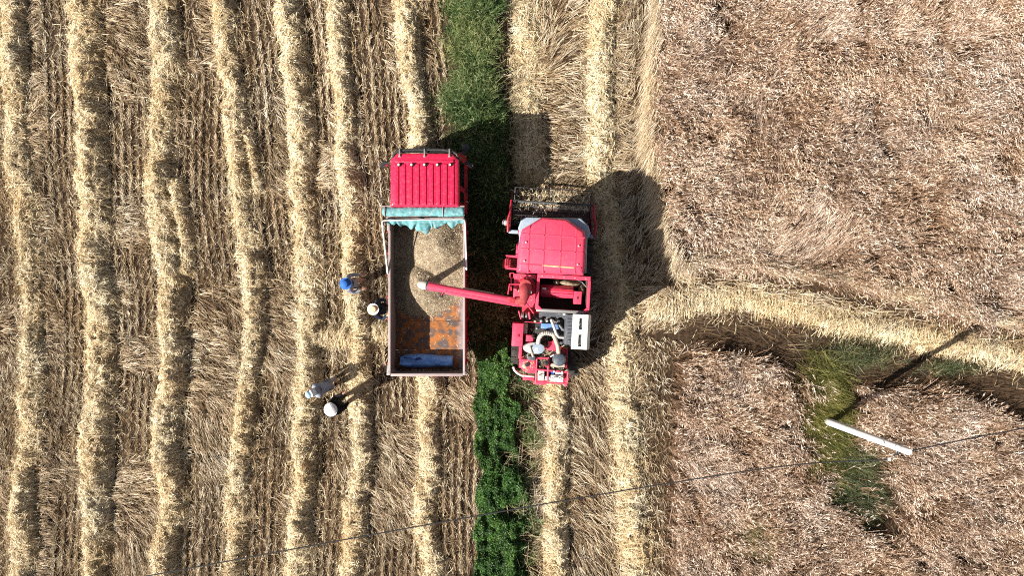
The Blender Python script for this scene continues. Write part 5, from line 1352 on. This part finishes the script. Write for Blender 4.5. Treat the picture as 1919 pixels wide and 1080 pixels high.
tag(cb2, 'black overhead cable leaving the white pole towards the right edge', 'cable')

# ------------------------------------------------------------------ people
SKIN = mat('skin', (0.45, 0.24, 0.16), 0.55, var=0.06)
HAIR = mat('dark_hair', (0.015, 0.012, 0.01), 0.6)
def cloth(name, c): return mat('cloth_' + name, c, 0.85, scale=14, var=0.15, bump=0.4, bscale=30, spec=0.2)

def skin_mesh(name, verts, edges, radii, m, parent, root=0, sub=1):
    me = bpy.data.meshes.new(name)
    me.from_pydata([tuple(v) for v in verts], edges, [])
    o = bpy.data.objects.new(name, me); COL.objects.link(o)
    sk = o.modifiers.new('skin', 'SKIN'); sk.use_smooth_shade = True
    if not me.skin_vertices: 
        bpy.context.view_layer.objects.active = o
        bpy.ops.mesh.customdata_skin_add() if hasattr(bpy.ops.mesh, 'customdata_skin_add') else None
    for i, r in enumerate(radii):
        me.skin_vertices[0].data[i].radius = (r, r) if not isinstance(r, tuple) else r
    me.skin_vertices[0].data[root].use_root = True
    ss = o.modifiers.new('sub', 'SUBSURF'); ss.levels = sub; ss.render_levels = sub
    dg = bpy.context.evaluated_depsgraph_get(); dg.update()
    nm = bpy.data.meshes.new_from_object(o.evaluated_get(dg))
    bpy.data.objects.remove(o); 
    nm.name = name
    nm.materials.clear(); nm.materials.append(m)
    for p_ in nm.polygons: p_.use_smooth = True
    return link(bpy.data.objects.new(name, nm), parent)

def person(px, py, head_h, yaw, label, lean, hands, shirt, trousers, hat, head_nod=0.0, stride=0.1, shoe=None, neck_cloth=None):
    """faces local +x; hands are (left, right) targets in local metres"""
    Ml = Matrix.Rotation(lean, 3, 'Y'); piv = Vector((0, 0, 0.90))
    def up(v): return Ml @ (Vector(v) - piv) + piv
    hm = up((0.03, 0, 1.57))
    w = at(px, py, head_h)
    rz = Matrix.Rotation(yaw, 3, 'Z')
    off = rz @ Vector((hm.x, hm.y, 0))
    base = Vector((w.x - off.x, w.y - off.y, 0))
    base.z = float(lay(np.array([base.x]), np.array([base.y]))[0]) * 0.6
    e = empty('person', base, yaw); tag(e, label, 'person')
    V = []; E = []; Rr = []
    def add(v, r, frm=None):
        V.append(Vector(v)); Rr.append(r)
        if frm is not None: E.append((frm, len(V) - 1))
        return len(V) - 1
    pel = add((0, 0, .90), .115); sp = add(up((.0, 0, 1.10)), .115, pel); chs = add(up((0, 0, 1.28)), .125, sp); nk = add(up((.005, 0, 1.43)), .055, chs)
    nod = Matrix.Rotation(head_nod, 3, 'Y'); nb = Vector((.005, 0, 1.46))
    def hd(v): return up(nod @ (Vector(v) - nb) + nb)
    h1 = add(hd((.02, 0, 1.49)), .062, nk); h2 = add(hd((.03, 0, 1.56)), (.085, .095), h1); h3 = add(hd((.02, 0, 1.64)), .075, h2)
    ns = add(hd((.125, 0, 1.545)), .014, h2)
    legs = {}
    for s_ in (-1, 1):
        st = stride * s_
        hp_ = add((0, s_ * .09, .86), .085, pel); kn = add((st * .5 + .03, s_ * .10, .48), .062, hp_); an = add((st, s_ * .10, .09), .042, kn); to = add((st + .15, s_ * .115, .04), .035, an)
        legs[s_] = (hp_, kn, an, to)
    arms = {}
    for s_, H in zip((1, -1), hands):
        S = up((0, s_ * .175, 1.36)); H = Vector(H); d = H - S; L_ = min(d.length, .55); d = d.normalized(); H = S + d * L_
        a_ = (.29 ** 2 - .26 ** 2 + L_ ** 2) / (2 * L_); hgt = math.sqrt(max(.29 ** 2 - a_ ** 2, 0))
        pole_ = (Vector((-.4, s_ * .5, -.8)) - d * Vector((-.4, s_ * .5, -.8)).dot(d)).normalized()
        El = S + d * a_ + pole_ * hgt
        sh = add(S, .062, chs); el = add(El, .045, sh); wr_ = add(H, .030, el); fd_ = (H - El).normalized()
        pm = add(H + fd_ * .06, (.040, .024), wr_)
        lat = fd_.cross(Vector((0, 0, 1))).normalized(); dn = Vector((0, 0, -1))
        for q, fl_ in enumerate((.066, .078, .074, .058)):
            b_ = H + fd_ * .105 + lat * (q - 1.5) * .021
            k0 = add(b_, .0095, pm); k1 = add(b_ + fd_ * fl_ * .5 + dn * .012, .0088, k0); add(b_ + fd_ * fl_ * .85 + dn * .036, .0075, k1)
        t0 = add(H + fd_ * .05 + lat * .045 * s_ + dn * .005, .011, pm); add(H + fd_ * .085 + lat * .066 * s_ + dn * .02, .009, t0)
        arms[s_] = (sh, el, wr_)
    skin_mesh('body', V, E, Rr, SKIN, e)
    def sub_skin(name, ids, edges, rad, m):
        idx_ = {i: k for k, i in enumerate(ids)}
        return skin_mesh(name, [V[i] for i in ids], [(idx_[a], idx_[b]) for a, b in edges], rad, m, e, 0)
    a1, a2 = arms[1], arms[-1]
    sub_skin('shirt', [sp, pel, chs, nk, *a1, *a2], [(sp, pel), (sp, chs), (chs, nk), (chs, a1[0]), (a1[0], a1[1]), (a1[1], a1[2]), (chs, a2[0]), (a2[0], a2[1]), (a2[1], a2[2])],
             [(.15, .19), (.15, .185), (.155, .20), .075, .09, .066, .048, .085, .066, .048], shirt)
    l1, l2 = legs[1], legs[-1]
    sub_skin('trousers', [pel, *l1[:3], *l2[:3]], [(pel, l1[0]), (l1[0], l1[1]), (l1[1], l1[2]), (pel, l2[0]), (l2[0], l2[1]), (l2[1], l2[2])], [.135, .11, .082, .062, .11, .082, .062], trousers)
    for l in (l1, l2):
        an, to = V[l[2]], V[l[3]]
        MB().tube([an + Vector((-.05, 0, -.045)), an + Vector((.0, 0, -.04)), to + Vector((-.04, 0, .0)), to + Vector((.05, 0, -.005))], [.04, .05, .045, .03], 10).build('shoe', shoe or BLACKP, e, smooth=60)
    for s_ in (-1, 1):
        c = hd((.10, s_ * .032, 1.575)); MB().lathe([(0, -.008), (.008, -.004), (.008, .004), (0, .008)], c, 8).build('eye', BLACKP, e)
    # hair cap
    hr0 = hd((.005, 0, 1.60)); MB().lathe([(0.104, -.05), (.112, 0), (.095, .05), (.05, .075), (0, .08)], hr0, 16).build('hair', HAIR, e, smooth=60)
    # hat
    kind_, hmat, bmat = hat
    hq = (Ml @ nod).to_euler()
    ho = bpy.data.objects.new('hat', None); ho.location = hd((.015, 0, 1.63)); ho.rotation_euler = hq; link(ho, e)
    if kind_ == 'bucket':
        MB().lathe([(.112, -.03), (.118, 0), (.112, .07), (.09, .098), (.0, .105)], n=24).build('crown', hmat, ho, smooth=60)
        MB().lathe([(.112, -.012), (.15, -.022), (.182, -.035), (.184, -.030), (.15, -.014), (.112, 0)], n=28).build('brim', bmat, ho, smooth=60)
    elif kind_ == 'straw':
        MB().lathe([(.108, -.02), (.112, .03), (.10, .085), (.055, .098), (.0, .085)], n=24, sx=1.1, sy=.92).build('crown', hmat, ho, smooth=60)
        rg_ = []
        for r_, z_ in ((.105, -.015), (.14, -.02), (.175, -.006), (.177, .0), (.14, -.012), (.105, -.005)):
            rg_.append([Vector((r_ * 1.05 * math.cos(a), r_ * math.sin(a), z_ + .045 * abs(math.sin(a)) ** 2 * (r_ - .1) / .09)) for a in [2 * math.pi * k / 28 for k in range(28)]])
        MB().rings(rg_, False).build('brim', bmat, ho, smooth=60)
        MB().lathe([(.1135, .0), (.1135, .03), (.111, .03), (.111, .0)], n=24, sx=1.1, sy=.92).build('hat_band', TERRA, ho)
    elif kind_ == 'cone':
        MB().lathe([(.205, -.045), (.19, -.01), (.11, .05), (.045, .085), (.0, .095)], n=28).build('crown', hmat, ho, smooth=60)
        MB().lathe([(.203, -.048), (.21, -.05), (.212, -.042), (.203, -.04)], n=28).build('brim', bmat, ho, smooth=60)
    else:
        MB().lathe([(.108, -.03), (.112, .02), (.098, .07), (.05, .095), (.0, .1)], n=22).build('crown', hmat, ho, smooth=60)
        MB().rings([[Vector((x_, y_, z_)) for x_, y_ in ((.08, -.085), (.16, -.065), (.19, 0), (.16, .065), (.08, .085))] for z_ in (-.028, -.018)]).build('brim', bmat, ho, 0.004)
    if neck_cloth:
        c0 = hd((-.05, 0, 1.56))
        MB().rings([[c0 + Ml @ Vector((x_, y_, z_)) for x_, y_ in ((.02, -.10), (.02, .10), (-.07, .115), (-.10, 0), (-.07, -.115))] for z_ in (-.12, .05)]).build('neck_flap', neck_cloth, e, 0.02)
    return e
C_BLUE = cloth('blue', (0.03, 0.12, 0.42)); C_PALE = cloth('pale_grey_blue', (0.29, 0.32, 0.38)); C_BEIGE = cloth('beige', (0.50, 0.34, 0.27)); C_NAVY = cloth('navy', (0.016, 0.024, 0.045))
C_BLACK = cloth('black', (0.012, 0.012, 0.014)); C_WHITE = cloth('white', (0.78, 0.78, 0.77)); C_LBLUE = cloth('light_blue', (0.33, 0.53, 0.70)); C_GREY = cloth('grey', (0.30, 0.29, 0.32))
C_STRAW = cloth('straw_hat', (0.80, 0.73, 0.60)); C_TAN = cloth('tan_crown', (0.60, 0.42, 0.28))
person(652, 532, 1.6, R(10), 'person in a blue bucket hat and pale shirt standing left of the truck', -0.10, ((.30, .22, 1.05), (.28, -.24, 1.05)), C_PALE, C_BEIGE, ('bucket', C_BLUE, C_BLUE), stride=0.14)
person(701, 580, 1.58, R(2), 'person in a cream straw hat and dark jacket reaching to the truck bed side', -0.16, ((.27, .20, 1.34), (.27, -.22, 1.32)), C_NAVY, C_BLACK, ('straw', C_TAN, C_STRAW), stride=0.12)
person(583, 738, 1.35, R(205), 'person in pale grey clothes and light blue cap bending forward over the straw', 0.70, ((.42, .22, .62), (.45, -.20, .60)), C_PALE, C_GREY, ('cap', C_LBLUE, C_LBLUE), 0.2, 0.10, neck_cloth=C_WHITE)
person(620, 768, 1.62, R(40), 'person in a wide white sun hat and black clothes at the lower left', -0.12, ((.40, .16, 1.15), (.38, -.16, 1.12)), C_BLACK, C_BLACK, ('cone', C_WHITE, C_WHITE), stride=0.12)

# ------------------------------------------------------------------ chaff settled on the machines
def settle(name, parent, regions, m=M_STRAW):
    P = []
    for (x0, x1, y0, y1, z, n) in regions:
        x, y = uni(x0, x1, n), uni(y0, y1, n)
        P.append(strands(x, y, np.full(n, z), uni(0, 6.28, n), np.abs(nrm(0, .05, n)), uni(.03, .12, n), uni(.006, .012, n), np.clip(nrm(.62, .22, n), 0, 1)))
    o = np_mesh(name, *joined(P), m, parent); o['kind'] = 'stuff'
pa, pb = lp(984, 590, 1.68), lp(1074, 700, 1.68)
settle('settled_chaff', comb, [(pa.x, pb.x - .3, pb.y, pa.y, 1.672, 800), (d0.x + .05, tx0 - .1, d1.y + .05, d0.y - .05, 2.458, 90), (wa.x + .05, wb.x - .05, wb.y + .05, wa.y - .05, 2.976, 25),
                               (ft[1].x - .4, ft[1].x - .05, ft[2].y + .05, ft[1].y - .05, 1.757, 60)])
settle('settled_chaff', truck, [(BX0 + .1, BX1 - .1, BY0 + .1, -.5, BF + .006, 260)])
